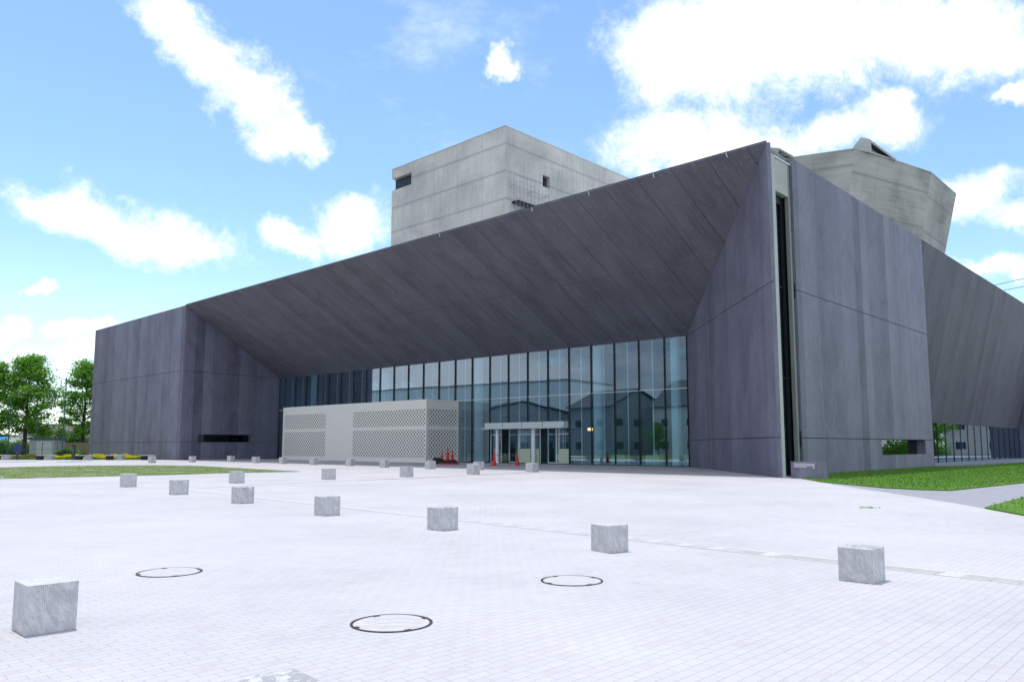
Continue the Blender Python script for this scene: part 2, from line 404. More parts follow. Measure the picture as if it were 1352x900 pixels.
M_redd = mat('cone_band', (.75, .72, .7), .45)
M_blk = mat('black_rubber', (.02, .02, .022), .75)
M_iron = mat('cast_iron', rough=.6, metal=.4, fn=f_asph((.03, .03, .035), (.085, .07, .06), 8))
M_plate = mat('brushed_plate', (.55, .56, .60), .35, .6)
M_green = mat('fence_green', (.02, .12, .10), .5)
M_grey = mat('cool_grey_metal', rough=.5, fn=f_asph((.30, .31, .34), (.36, .37, .40), 1))
M_whitew = mat('white_render', rough=.8, fn=f_asph((.80, .80, .77), (.86, .86, .83), 1.))
M_greyw = mat('grey_render', rough=.8, fn=f_asph((.24, .27, .29), (.30, .33, .35), 1.))
M_cream = mat('cream_render', rough=.8, fn=f_asph((.50, .47, .42), (.60, .56, .50), 1.))
M_rooft = mat('roof_tile_dark', rough=.6, fn=f_asph((.05, .06, .07), (.09, .10, .11), 2.))
M_win = mat('window_glass_dark', (.03, .04, .05), .08, 0., .6)
M_teal = mat('fence_green_mesh', (.06, .17, .16), .6)
M_lamp = bpy.data.materials.new('lamp_glow'); M_lamp.use_nodes = True
b_ = M_lamp.node_tree.nodes['Principled BSDF']; b_.inputs['Emission Color'].default_value = (1, .45, .15, 1); b_.inputs['Emission Strength'].default_value = 2.5
def f_leaf(c1, c2):
    def f(t, b):
        g = t.add('ShaderNodeNewGeometry').outputs['Random Per Island']; n = t.noise(OBJc(t), .45, 3)
        t.put(b.inputs['Base Color'], t.mix(t.mr(t.math('ADD', t.math('MULTIPLY', g, .7), t.math('MULTIPLY', n, .6)), .35, .95), c1, c2))
        b.inputs['Subsurface Weight'].default_value = 0
        tb = t.add('ShaderNodeBsdfTranslucent'); t.put(tb.inputs[0], (c2[0] * 1.3, c2[1] * 1.4, c2[2]))
        ms = t.add('ShaderNodeMixShader'); ms.inputs[0].default_value = .35
        t.l.new(b.outputs[0], ms.inputs[1]); t.l.new(tb.outputs[0], ms.inputs[2]); t.l.new(ms.outputs[0], t.n['Material Output'].inputs[0])
    return f
M_leaf = mat('leaves_fresh', rough=.6, spec=.25, fn=f_leaf((.04, .13, .012), (.18, .38, .045)))
M_leafh = mat('hedge_leaves', rough=.6, spec=.25, fn=f_leaf((.05, .12, .015), (.14, .26, .035)))
M_flow = mat('yellow_flowers', rough=.7, fn=f_leaf((.55, .42, .02), (.75, .62, .04)))
M_bark = mat('bark', rough=.9, fn=f_asph((.05, .04, .03), (.09, .07, .055), 4))
M_dry = mat('dry_shrub', rough=.9, fn=f_leaf((.16, .13, .05), (.26, .20, .09)))

# ------------------------------------------------------------------ ground
def sheet(name, pts, z, m, kind='structure'):
    o = obj(name, [(p[0], p[1], z) for p in pts], [list(range(len(pts)))], m); o['kind'] = kind; return o
sheet('terrain', [(-900, -900), (900, -900), (900, 1500), (-900, 1500)], -.02, M_terrain)
G = lambda x, y: at_z(x, y)[:2]
# plaza: near edge behind the viewer, right edge along the lawns, far left edge along the planting bed
pl_r = [G(1352, 680.6), G(1300, 671), G(1255, 663), G(1165, 649), G(1110, 641), G(1083, 636.2)]
d_ = pl_r[0] - pl_r[1]; ext = pl_r[0] + d_ / np.linalg.norm(d_) * 30
plaza = [(-75, -40), (30, -40), tuple(ext)] + [tuple(p) for p in pl_r] + [(14.1, 40.3), (13.2, 41.0), (20, 48), (13.06, 58.6), (-28.6, 96.9), (-37.0, 87.0), (-75, 87.0)]
sheet('plaza', plaza, 0., M_paver)
# asphalt path on the right
sheet('path', [tuple(p) for p in pl_r] + [(16, 41), (24, 50), (31, 57), (95, 125), (120, 100), (90, 40), tuple(ext)], -.006, M_asphalt)

def blades(poly, n, h=.07, wd=.012, seed=1):
    rs = np.random.RandomState(seed); P = np.array(poly); lo = P.min(0); hi = P.max(0)
    pts = []
    while len(pts) < n:
        q = rs.uniform(lo, hi, (n, 2)); ins = np.zeros(n, bool); j = len(P) - 1
        for i in range(len(P)):
            c = ((P[i, 1] > q[:, 1]) != (P[j, 1] > q[:, 1])) & (q[:, 0] < (P[j, 0] - P[i, 0]) * (q[:, 1] - P[i, 1]) / (P[j, 1] - P[i, 1] + 1e-12) + P[i, 0])
            ins ^= c; j = i
        pts += list(q[ins])
    pts = np.array(pts[:n]); a = rs.uniform(0, 2 * np.pi, n); hh = h * rs.uniform(.5, 1.3, n)
    v = np.zeros((n, 3, 3)); dx = np.cos(a) * wd; dy = np.sin(a) * wd
    v[:, 0, :2] = pts + np.c_[dx, dy]; v[:, 1, :2] = pts - np.c_[dx, dy]
    v[:, 2, :2] = pts + rs.normal(0, h * .45, (n, 2)); v[:, 2, 2] = hh
    return v.reshape(-1, 3)
def lawn(name, poly, z, m, n, h=.07, wd=.012, seed=1):
    k = len(poly)
    top = [(p[0], p[1], z) for p in poly]; bot = [(p[0], p[1], -.01) for p in poly]
    vs = top + bot; fs = [list(range(k))] + [[i, i + k, (i + 1) % k + k, (i + 1) % k] for i in range(k)]
    nv = len(vs); B = blades(poly, n, h, wd, seed); B[:, 2] += z
    vs = np.vstack([np.array(vs), B]); fs += [[nv + 3 * i, nv + 3 * i + 1, nv + 3 * i + 2] for i in range(n)]
    o = obj(name, vs, fs, m); me = o.data; me.materials.append(M_blade)
    mi = [0] * (k + 1) + [1] * n; me.polygons.foreach_set('material_index', mi)
    return o
# lens-shaped grass-in-paver bed on the left
top = [(0, 617.2), (60, 615.6), (121, 614.6), (205, 614.2), (245, 614.7), (268, 615.3), (331, 619), (396, 622.4)]
bot = [(306, 624.2), (230, 626.5), (144, 628.4), (60, 630.6), (0, 632)]
lp = [tuple(G(*p)) for p in bot[::-1]] ; tp = [tuple(G(*p)) for p in top[::-1]]
poly = [(-60, 36)] + lp + tp + [(-60, 57)]
o = lawn('grass_bed', poly, .022, M_lawnp, 12000, .045, .012, 3)
tag(o, 'long pointed bed of patchy grass growing between pale pavers on left of plaza', 'grass', kind='stuff')
# lawn beside the right wing, and its far corner piece
O = np.array([13.055, 38.96, 0.]); U = np.array([-.7217, .692, 0.]); V = np.array([.682, .731, 0.]); Z = np.array([0, 0, 1.])
def P(u, v, z=0.): return O + u * U + v * V + z * Z
l1 = [tuple(G(1086, 635.6)), tuple(G(1165, 644)), tuple(G(1215, 646.6)), tuple(G(1255, 647.6)), tuple(G(1352, 637.4)), tuple(G(1500, 622)), tuple(P(-2.2, 80)[:2]), tuple(P(-2.2, 50)[:2]), tuple(P(-.6, 27.5)[:2]), tuple(P(-.02, 26)[:2]), tuple(P(-.02, 3)[:2]), tuple(P(-.02, 1.2)[:2])]
l1[0] = tuple(G(1083, 636.0))
o = lawn('lawn', l1, .04, M_lawn, 52000, .07, .012, 4)
tag(o, 'bright green lawn along the foot of the right wing', 'grass', kind='stuff')
l2 = [tuple(G(1300, 671.2)), tuple(G(1330, 676)), tuple(ext + np.array([.0, .02])), (40, 15), tuple(G(1500, 634)), tuple(G(1352, 657))]
l2 = [l2[0], tuple(G(1352, 680.9)), tuple(ext), (40, 16), tuple(G(1500, 632)), tuple(G(1352, 657.2))]
o = lawn('lawn', l2, .04, M_lawn, 26000, .07, .012, 5)
tag(o, 'small corner of green lawn at right edge beside the pale path', 'grass', kind='stuff')

# ------------------------------------------------------------------ the hall
hall = thing('concert_hall', O, 'huge angular hall of dark concrete panels with sloping soffit, glass foyer and concrete towers', 'building')
G2 = np.array([13.06, 58.35, 0.]); G1 = np.array([-28.5, 96.6, 0.]); GL = np.linalg.norm(G1 - G2)
GD = (G1 - G2) / GL; GN = np.array([-GD[1], GD[0], 0.]); GN = -GN if GN[1] < 0 else GN   # GN points into the building
UC = 68.25; VR = 26.25; ZT = 17.0; ZG = 9.7; g = .018
def wall(name, a, b, zs, th, m=M_dark, holes=(), root=hall):
    """vertical wall a->b (seen from outside a is left) made of courses with open joints"""
    a = np.array(a, float); b = np.array(b, float); L = np.linalg.norm((b - a)[:2]); d = (b - a) / L
    mbs = []
    for z0, z1 in zs:
        mb = MB(); hs = [h for h in holes if h[2] >= z0 - .01 and h[3] <= z1 + .01]
        def q(s0, s1, c0, c1):
            if s1 - s0 > .01 and c1 - c0 > .01: mb.slab([a + d * s0 + Z * c0, a + d * s1 + Z * c0, a + d * s1 + Z * c1, a + d * s0 + Z * c1], th)
        lo = z0 + (g if z0 > 0 else 0); hi = z1 - (g if z1 < ZT else 0)
        if hs:
            h = hs[0]; q(0, h[0], lo, hi); q(h[1], L, lo, hi); q(h[0], h[1], lo, max(h[2], lo)); q(h[0], h[1], min(h[3], hi), hi)
        else: q(0, L, lo, hi)
        mbs.append(mb.build(name, m, root))
    return mbs
courses = [(0, 1.95), (1.95, 9.75), (9.75, ZT)]
# left block: front (A..C1) and the return beside the glass
A_, C1_ = P(96.1, 0), P(UC, 0)
wall('front_wall_panel', A_, C1_, courses, -(-V) * .2)
# return wall, with its slot window
rl = np.linalg.norm(G1 - C1_); rd = (G1 - C1_) / rl; rn = np.array([-rd[1], rd[0], 0.])   # into the block (left)
def s_on(px, py, a, d, n):  # distance along a wall at a picture point
    p = at_plane(px, py, a, n); return float((p - a) @ d), float(p[2])
h0 = s_on(261, 580, C1_, rd, rn); h1 = s_on(332, 580, C1_, rd, rn)
hole_l = (h0[0], h1[0], 1.97, 2.80)
def gable(a, b, za, zb, z0, z1):
    """part of wall a->b between heights z0,z1 under a top edge running za at a to zb at b"""
    a = np.array(a); b = np.array(b); pts = []
    def h(s): return za + (zb - za) * s
    ss = []
    if abs(zb - za) > 1e-6:
        for zz in (z0, z1):
            s = (zz - za) / (zb - za)
            if 0 < s < 1: ss.append(s)
    S_ = sorted([0, 1] + ss)
    topl = [(s, min(z1, h(s))) for s in S_ if h(s) >= z0 - 1e-6]
    sm = max(s for s, _ in topl); s0 = min(s for s, _ in topl)
    poly = [a + (b - a) * s0 + Z * z0, a + (b - a) * sm + Z * z0] + [a + (b - a) * s + Z * zz for s, zz in topl[::-1] if zz > z0 + 1e-6]
    return poly
mb = MB(); mb.slab([C1_, G1, G1 + Z * (1.95 - g), C1_ + Z * (1.95 - g)], rn * .2); mb.build('return_wall_panel', M_dark, hall)
mb = MB(); a, b = C1_, G1
def q_(s0, s1, c0, c1): mb.slab([a + rd * s0 + Z * c0, a + rd * s1 + Z * c0, a + rd * s1 + Z * c1, a + rd * s0 + Z * c1], rn * .2)
q_(0, hole_l[0], 1.95 + g, 2.80); q_(hole_l[1], rl, 1.95 + g, 2.80); q_(0, rl, 2.80, ZG + .05 - g); mb.build('return_wall_panel', M_dark, hall)
mb = MB(); mb.slab(gable(C1_, G1, ZT, ZG, ZG + .05 + g, ZT), rn * .2); mb.build('return_wall_panel', M_dark, hall)
# splayed wall on the right of the glass (G2..corner)
C_ = P(0, 0); sl = np.linalg.norm(C_ - G2); sdr = (C_ - G2) / sl; sn = np.array([-sdr[1], sdr[0], 0.])   # behind the wall
mb = MB(); mb.slab([G2, C_, C_ + Z * (1.95 - g), G2 + Z * (1.95 - g)], sn * .2); mb.build('splayed_wall_panel', M_dark, hall)
mb = MB(); mb.slab([G2 + Z * (1.95 + g), C_ + Z * (1.95 + g), C_ + Z * (9.75 - g), G2 + Z * ZG], sn * .2); mb.build('splayed_wall_panel', M_dark, hall)
mb = MB(); mb.slab([G2 + Z * (ZG + 2 * g), C_ + Z * (9.75 + g), C_ + Z * ZT], sn * .2); mb.build('splayed_wall_panel', M_dark, hall)
# right wing wall with slot window
a = P(0, 3.0); b = P(0, VR); L_ = VR - 3.0; ndir = np.array([-V[1], V[0], 0.])
h0 = s_on(1164.5, 592, a, V / np.linalg.norm(V), ndir); h1 = s_on(1222.5, 592, a, V / np.linalg.norm(V), ndir)
hole_r = (h0[0], h1[0], .95, 1.93)
VL = np.linalg.norm(V)
def wallR(s0, s1, z0, z1, mbx): mbx.slab([a + V / VL * s0 + Z * z0, a + V / VL * s1 + Z * z0, a + V / VL * s1 + Z * z1, a + V / VL * s0 + Z * z1], U * .2)
LR = (VR - 3.0) * VL
mb = MB(); wallR(0, hole_r[0], 0, 1.95 - g, mb); wallR(hole_r[1], LR, 0, 1.95 - g, mb); wallR(hole_r[0], hole_r[1], 0, .95, mb); mb.build('wing_wall_panel', M_dark, hall)
mb = MB(); wallR(0, LR, 1.95 + g, 9.75 - g, mb); mb.build('wing_wall_panel', M_dark, hall)
mb = MB(); wallR(0, LR, 9.75 + g, ZT, mb); mb.build('wing_wall_panel', M_dark, hall)
# slot windows: reveal and glass
def slot(a, d, n, h, m=M_glassd):
    mb = MB(); s0, s1, z0, z1 = h; a = np.array(a, float)
    q = [a + d * s0 + Z * z0, a + d * s1 + Z * z0, a + d * s1 + Z * z1, a + d * s0 + Z * z1]; Q = [p + n * .95 for p in q]
    for i in range(4):
        j = (i + 1) % 4; mb.face([q[i] + n * .21, Q[i], Q[j], q[j] + n * .21])
    fr = mb.build('slot_reveal', M_dark, hall)
    mb = MB(); mb.slab([p - n * .35 for p in Q], n * .02); mb.build('slot_window', m, hall)
    mb = MB(); mb.face([p + n * .02 for p in Q]); mb.build('slot_back', M_intd, hall)
slot(C1_, rd, rn, hole_l); slot(a, V / VL, U, hole_r)

# soffit under the roof edge: panels between the seams, one joint half way
def S(u, k):   # k 0 at roof edge, 1 at glass head
    top = P(u, 0, ZT); sx = (top + V * 13.5 - G2)
    # bottom at the same u on the glass line
    M2 = np.array([[V[0], -GD[0]], [V[1], -GD[1]]]); r_ = np.linalg.solve(M2, (G2 - P(u, 0))[:2])
    bt = P(u, 0) + V * r_[0] + Z * ZG
    return top * (1 - k) + bt * k
def S2(u, k):
    p = S(u, k); return p
# the two end edges: C1top-G1 and corner-G2 cut the strip pattern
C1t, G1t, Ct, G2t = C1_ + Z * ZT, G1 + Z * ZG, C_ + Z * ZT, G2 + Z * ZG
def edge_right(k): return Ct * (1 - k) + G2t * k
def edge_left(k): return C1t * (1 - k) + G1t * k
def uof(p):
    M2 = np.array([[U[0], V[0]], [U[1], V[1]]]); return float(np.linalg.solve(M2, (p - O)[:2])[0])
seams = [1.1 + 2.32 * i for i in range(30)]; seams = [s for s in seams if s < 72]
KJ = .5
sg = .016
npan = 0
for (k0, k1) in ((0, KJ - .0022), (KJ + .0022, 1)):
    for i in range(-1, len(seams)):
        ua = -5. if i < 0 else seams[i] + sg; ub = (seams[i + 1] - sg) if i + 1 < len(seams) else 90.
        # clip parallelogram by the slanting ends
        def clipped(ue, k):
            ur, ul = uof(edge_right(k)), uof(edge_left(k)); return min(max(ue, ur), ul)
        N = 48; lo = []; hi = []
        for j in range(N + 1):
            k = k0 + (k1 - k0) * j / N; x0, x1 = clipped(ua, k), clipped(ub, k)
            if x1 - x0 > .001: lo.append((x0, k)); hi.append((x1, k))
        if len(lo) < 2: continue
        # refine: keep only the outline
        pts = [S(x, k) for x, k in lo] + [S(x, k) for x, k in hi[::-1]]
        uv = [(x + 2.84, 16 - k * 15.) for x, k in lo] + [(x + 2.84, 16 - k * 15.) for x, k in hi[::-1]]
        mb = MB(); mb.face(pts, uv); up = [p + Z * .08 for p in pts]; mb.face(up[::-1], uv[::-1])
        for j in range(len(pts)):
            jj = (j + 1) % len(pts); mb.face([pts[j], up[j], up[jj], pts[jj]])
        mb.build('soffit_panel', M_soffit, hall); npan += 1
mb = MB()
for i in range(24):
    ka, kb = i / 24, (i + 1) / 24; ub0 = [uof(edge_right(k)) for k in (ka, kb)]; ub1 = [uof(edge_left(k)) for k in (ka, kb)]
    for j in range(12):
        L0 = lambda n, x: ub0[n] + (ub1[n] - ub0[n]) * x / 12
        mb.face([p + Z * .13 + V * .04 for p in (S(L0(0, j), ka), S(L0(1, j), kb), S(L0(1, j + 1), kb), S(L0(0, j + 1), ka))])
mb.build('soffit_backing', M_joint, hall)
# right notch: steep soffit, glass and end wall
UN, ZN, VE = 3.2, 3.55, 74.
def S3(v, k): return P(UN * k, v, ZT * (1 - k) + ZN * k)
vv = VR + .0; i = 0
while vv < VE:
    v2 = min(vv + 2.32, VE)
    mb = MB(); pts = [S3(vv + .008, 0), S3(vv + .008, 1), S3(v2 - .008, 1), S3(v2 - .008, 0)]
    mb.face(pts[::-1], [(vv, 14), (vv, 0), (v2, 0), (v2, 14)][::-1]); mb.face([p + U * .08 for p in pts], [(vv, 14), (vv, 0), (v2, 0), (v2, 14)])
    mb.build('notch_soffit_panel', M_soffit2, hall); vv = v2
mb = MB(); mb.slab([P(UN, VR, 0), P(0, VR, 0), P(0, VR, ZT), P(UN, VR, ZN)], -V * .0 + V * -.15); mb.build('notch_return_wall', M_dark, hall)
mb = MB(); mb.slab([P(0, VE, 0), P(0, VE + 22, 0), P(0, VE + 22, ZT), P(0, VE, ZT)], U * .2); mb.build('wing_wall_panel', M_dark, hall)
mb = MB(); mb.slab([P(UN, VE), P(0, VE), P(0, VE, ZT), P(UN, VE, ZN)], V * .1); mb.build('notch_end_wall', M_dark, hall)
v = VR; k = 0
while v < VE - .1:
    v2 = min(v + 2.6, VE)
    mb = MB(); mb.slab([P(UN, v, .05), P(UN, v2, .05), P(UN, v2, ZN), P(UN, v, ZN)], U * .03); mb.build('notch_glass_pane', M_glass, hall)
    mb = MB(); mb.slab([P(UN - .05, v - .025, .0), P(UN - .05, v + .025, .0), P(UN - .05, v + .025, ZN), P(UN - .05, v - .025, ZN)], U * .04); mb.build('notch_mullion', M_mull, hall); v = v2
for vq in (50.5, 61.):
    mb = MB(); mb.lathe(P(UN + .9, vq, .02), [(.32, 0), (.32, ZN)], 18); mb.build('notch_column', M_colw, hall, smooth=True)
mb = MB(); mb.slab([P(-2.2, VR + 1.), P(-2.2, VE + 6), P(UN - .02, VE + 6), P(UN - .02, VR + .01), P(-.6, VR + .01)], -Z * .05)
o = mb.build('terrace', M_asphalt, hall); o.location.z = .055

# roof, hidden sides, inner core
mb = MB()
def rf(u0, u1, v0, v1): mb.slab([P(u0, v0, ZT + .05), P(u0, v1, ZT + .05), P(u1, v1, ZT + .05), P(u1, v0, ZT + .05)], -Z * .15)
VS0, VS1 = 14.2, 20.5
rf(.3, 96, .35, VS0); rf(.3, 96, VS1, 96); rf(.3, 15.5, VS0, VS1); rf(32, 51.6, VS0, VS1); rf(67, 96, VS0, VS1); mb.build('roof', M_roof, hall)
for u0, u1 in ((15.5, 32), (51.6, 67)):
    mb = MB(); mb.slab([P(u0, VS0, ZT + .12), P(u0, VS1, ZT + .12), P(u1, VS1, ZT + .12), P(u1, VS0, ZT + .12)], -Z * .03); mb.build('added_rooflight', M_glass, hall)  # unseen roof openings added to bring daylight onto the foyer columns
mb = MB(); mb.slab([P(96.1, 96, 0), P(96.1, 0.2, 0), P(96.1, 0.2, ZT), P(96.1, 96, ZT)], -U * .2); mb.build('side_wall', M_dark, hall)
mb = MB(); mb.slab([P(0, 96.2, 0), P(96, 96.2, 0), P(96, 96.2, ZT), P(0, 96.2, ZT)], -V * .2); mb.build('rear_wall', M_dark, hall)
mb = MB()   # dark inner leaves seen only through the joints
mb.slab([P(95.8, .24, 0), P(UC + .3, .24, 0), P(UC + .3, .24, ZT - .4), P(95.8, .24, ZT - .4)], V * .1)
mb.slab([C1_ + rn * .24 + rd * .3, G1 + rn * .24, G1 + rn * .24 + Z * 1.95, C1_ + rn * .24 + rd * .3 + Z * 1.95], rn * .08)
mb.slab([C1_ + rn * .24 + rd * .3 + Z * 2.82, G1 + rn * .24 + Z * 2.82, G1 + rn * .24 + Z * 9.6, C1_ + rn * .24 + rd * .3 + Z * 16.5], rn * .08)
mb.slab([G2 + sn * .24, C_ + sn * .24 - sdr * .6, C_ + sn * .24 + Z * 16 - sdr * .6, G2 + sn * .24 + Z * 9.6], sn * .08)
mb.slab([P(.24, 3.2, 0), P(.24, 3 + hole_r[0] / VL - .03, 0), P(.24, 3 + hole_r[0] / VL - .03, ZT - .4), P(.24, 3.2, ZT - .4)], U * .1)
mb.slab([P(.24, 3 + hole_r[1] / VL + .03, 0), P(.24, VR - .25, 0), P(.24, VR - .25, ZT - .4), P(.24, 3 + hole_r[1] / VL + .03, ZT - .4)], U * .1)
mb.slab([P(.24, 3 + hole_r[0] / VL - .02, 1.94), P(.24, 3 + hole_r[1] / VL + .02, 1.94), P(.24, 3 + hole_r[1] / VL + .02, ZT - .4), P(.24, 3 + hole_r[0] / VL - .02, ZT - .4)], U * .1)
mb.build('inner_leaf', M_core, hall)
# roof edge clips
for ug in (2.2, 6.8, 11.5, 16.2, 25.4):
    mb = MB(); mb.bar(P(ug, -.03, ZT - .24), P(ug + .08, -.03, ZT + .04), .016, 5); mb.build('roof_edge_clip', M_steel, hall)

# corner slit: concrete frame, deep glazed opening
VA, VB = .17, 2.98
mb = MB(); mb.slab([P(-.10, .19), P(-.10, .62), P(.40, .62), P(.12, .36)][::-1], Z * 16.5); mb.build('slit_fin', M_concsm, hall)
mb = MB(); mb.slab([P(.10, 2.62), P(.10, 2.84), P(.10, 2.84, 16.5), P(.10, 2.62, 16.5)], U * .20); mb.build('slit_jamb', M_jamb, hall)
mb = MB(); mb.slab([P(.102, .72, 14.75), P(.102, 2.62, 14.75), P(.102, 2.62, 16.5), P(.102, .72, 16.5)], U * .30); mb.build('slit_lintel', M_conc, hall)
mb = MB(); mb.slab([P(.04, VA + .03, 16.56), P(.04, 2.9, 16.56), P(.04, 2.9, 16.62), P(.04, VA + .03, 16.62)], U * .12); mb.build('slit_coping', M_steel, hall)
mb = MB()
mb.slab([P(.41, 2.34), P(.41, 2.84), P(.41, 2.84, 14.75), P(.41, 2.34, 14.75)], U * .22)
mb.slab([P(.41, .8, 14.3), P(.41, 2.34, 14.3), P(.41, 2.34, 14.75), P(.41, .8, 14.75)], U * .06)
for zz in (.0, 5.0, 9.8): mb.slab([P(.44, .82, zz), P(.44, 2.34, zz), P(.44, 2.34, zz + .06), P(.44, .82, zz + .06)], U * .05)
mb.build('slit_frame', M_mull, hall)
mb = MB(); mb.slab([P(.50, .86), P(.50, 2.34), P(.50, 2.34, 14.3), P(.50, .86, 14.3)], U * .02); mb.build('slit_glass', M_glassd, hall)
mb = MB(); mb.slab([P(1.6, 2.1), P(1.6, 4.), P(1.6, 4., 16.), P(1.6, 2.1, 16.)], U * .1); mb.build('slit_back_wall', M_intd, hall)
mb = MB(); mb.slab([P(1.0, 1.75, 11.6), P(1.0, 1.85, 11.6), P(1.0, 1.85, 11.75), P(1.0, 1.75, 11.75)], U * .1); mb.build('slit_lamp', M_lamp, hall)

for va_, vb_ in ((.16, .22), (2.88, 2.97)):
    for z_ in (1.5, 9.3):
        mb = MB(); mb.slab([P(.03, va_, z_), P(.03, vb_, z_), P(.03, vb_, z_ + .8), P(.03, va_, z_ + .8)], U * .05); mb.build('joint_gasket', M_mull, hall)
# glazed foyer front
def GP(s, z=0., dpt=0.): return G2 + GD * s + GN * dpt + Z * z
ms_ = [0.] + [1.95 + 2.317 * i for i in range(24)] + [GL]
for i, (s0, s1) in enumerate(zip(ms_[:-1], ms_[1:])):
    for z0, z1 in ((.06, 5.78), (5.82, ZG)):
        if z0 < 1 and 11 < (s0 + s1) / 2 < 20.4: z0 = 3.58
        mb = MB(); tw = random.uniform(-.004, .004); tw2 = random.uniform(-.003, .003)
        mb.slab([GP(s1 - .012, z0, tw), GP(s0 + .012, z0, 0), GP(s0 + .012, z1, tw2), GP(s1 - .012, z1, tw + tw2)], GN * .03)
        mb.build('glass_pane', M_glass, hall)
for s in ms_:
    z0 = 3.6 if 11.6 < s < 20.3 else 0.
    mb = MB(); mb.slab([GP(s + .028, z0, -.11), GP(s - .028, z0, -.11), GP(s - .028, ZG + .02, -.11), GP(s + .028, ZG + .02, -.11)], GN * .105); mb.build('mullion', M_mull, hall)
for s0, s1 in zip(ms_[:-1], ms_[1:]):
    s = s0 + (s1 - s0) * .55
    mb = MB(); mb.bar(GP(s, 3.6 if 11 < s < 20.4 else .05, .30), GP(s, ZG, .30), .045, 8); mb.build('glazing_rod', M_steel, hall)
mb = MB(); mb.slab([GP(GL, 5.775, -.04), GP(0, 5.775, -.04), GP(0, 5.825, -.04), GP(GL, 5.825, -.04)], GN * .035); mb.build('transom', M_steel, hall)
mb = MB(); mb.slab([GP(GL, 0, -.03), GP(0, 0, -.03), GP(0, .055, -.03), GP(GL, .055, -.03)], GN * .1); mb.build('glazing_sill', M_mull, hall)
for px in (415, 508, 632, 790, 893):
    p = at_plane(px, 520, G2 + GN * 1.0, GN); mb = MB(); mb.lathe((p[0], p[1], .02), [(.40, 0), (.40, ZG + .3)], 24); mb.build('column', M_colw, hall, smooth=True)
# foyer inside
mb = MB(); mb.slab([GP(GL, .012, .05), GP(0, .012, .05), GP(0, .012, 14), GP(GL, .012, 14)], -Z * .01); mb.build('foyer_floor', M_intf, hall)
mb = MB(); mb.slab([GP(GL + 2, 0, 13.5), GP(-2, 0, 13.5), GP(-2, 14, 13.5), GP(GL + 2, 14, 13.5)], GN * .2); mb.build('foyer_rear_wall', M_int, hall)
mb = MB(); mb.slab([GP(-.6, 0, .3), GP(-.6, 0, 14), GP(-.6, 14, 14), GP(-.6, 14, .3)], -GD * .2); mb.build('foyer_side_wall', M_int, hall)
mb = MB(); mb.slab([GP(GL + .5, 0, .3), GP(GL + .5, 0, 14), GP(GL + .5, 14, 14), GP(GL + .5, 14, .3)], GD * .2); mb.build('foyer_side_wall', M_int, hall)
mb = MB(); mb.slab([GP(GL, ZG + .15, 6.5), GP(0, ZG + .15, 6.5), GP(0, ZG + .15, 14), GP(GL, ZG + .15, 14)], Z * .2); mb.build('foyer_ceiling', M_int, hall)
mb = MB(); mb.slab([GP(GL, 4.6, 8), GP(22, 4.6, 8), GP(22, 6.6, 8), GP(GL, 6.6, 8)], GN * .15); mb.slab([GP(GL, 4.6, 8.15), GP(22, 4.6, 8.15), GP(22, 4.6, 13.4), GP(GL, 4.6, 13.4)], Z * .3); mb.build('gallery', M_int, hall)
for s in (12.4, 13.6):
    mb = MB(); c = GP(s, 2.9, 6); mb.lathe(c, [(.01, 0), (.22, .0), (.26, .22), (.05, .26)], 16); mb.build('ceiling_lamp', M_lamp, hall, smooth=True)
for s in (3., 6.5, 10., 24., 28.):
    mb = MB(); mb.box(GP(s, .02, 5.5), 1.4, .7, .75, math.atan2(GD[1], GD[0])); mb.build('reception_desk', M_panel, hall)

# entrance vestibule and canopy
E0, E1 = 11.3, 20.5
mb = MB(); mb.slab([GP(E1, 3.12, -.7), GP(E0, 3.12, -.7), GP(E0, 3.57, -.7), GP(E1, 3.57, -.7)], GN * .68); cp = mb.build('canopy', M_canopy, hall)
mb = MB(); mb.slab([GP(E1 + .1, 3.02, -.95), GP(E0 - .05, 3.02, -.95), GP(E0 - .05, 3.1, -.95), GP(E1 + .1, 3.1, -.95)], GN * .93); mb.build('canopy_edge', M_steel, cp)
for s in (13.6, 15.93, 18.25):
    mb = MB(); mb.slab([GP(s + .02, 3.13, -.712), GP(s - .02, 3.13, -.712), GP(s - .02, 3.56, -.712), GP(s + .02, 3.56, -.712)], GN * .01); mb.build('canopy_joint', M_mull, cp)
for px in (656.5, 704.5):
    p = at_plane(px, 590, G2 - GN * .25, GN); mb = MB(); mb.lathe((p[0], p[1], 0), [(.15, 0), (.15, 3.05)], 16); mb.build('canopy_post', M_colw, hall, smooth=True)
def sof(px): p = at_plane(px, 600, G2, GN); return float((p - G2) @ GD)
for x0, x1 in ((652, 658.5), (685, 700), (701.8, 711), (737, 751.5)):
    s0, s1 = sof(x1), sof(x0); mb = MB(); mb.slab([GP(s1, .03, .05), GP(s0, .03, .05), GP(s0, 1.28, .05), GP(s1, 1.28, .05)], GN * .04); mb.build('tinted_screen', M_panel, hall)
dxs = [646.5, 661, 673.5, 684.5, 700.8, 712.5, 724, 733, 736.6, 751.4]
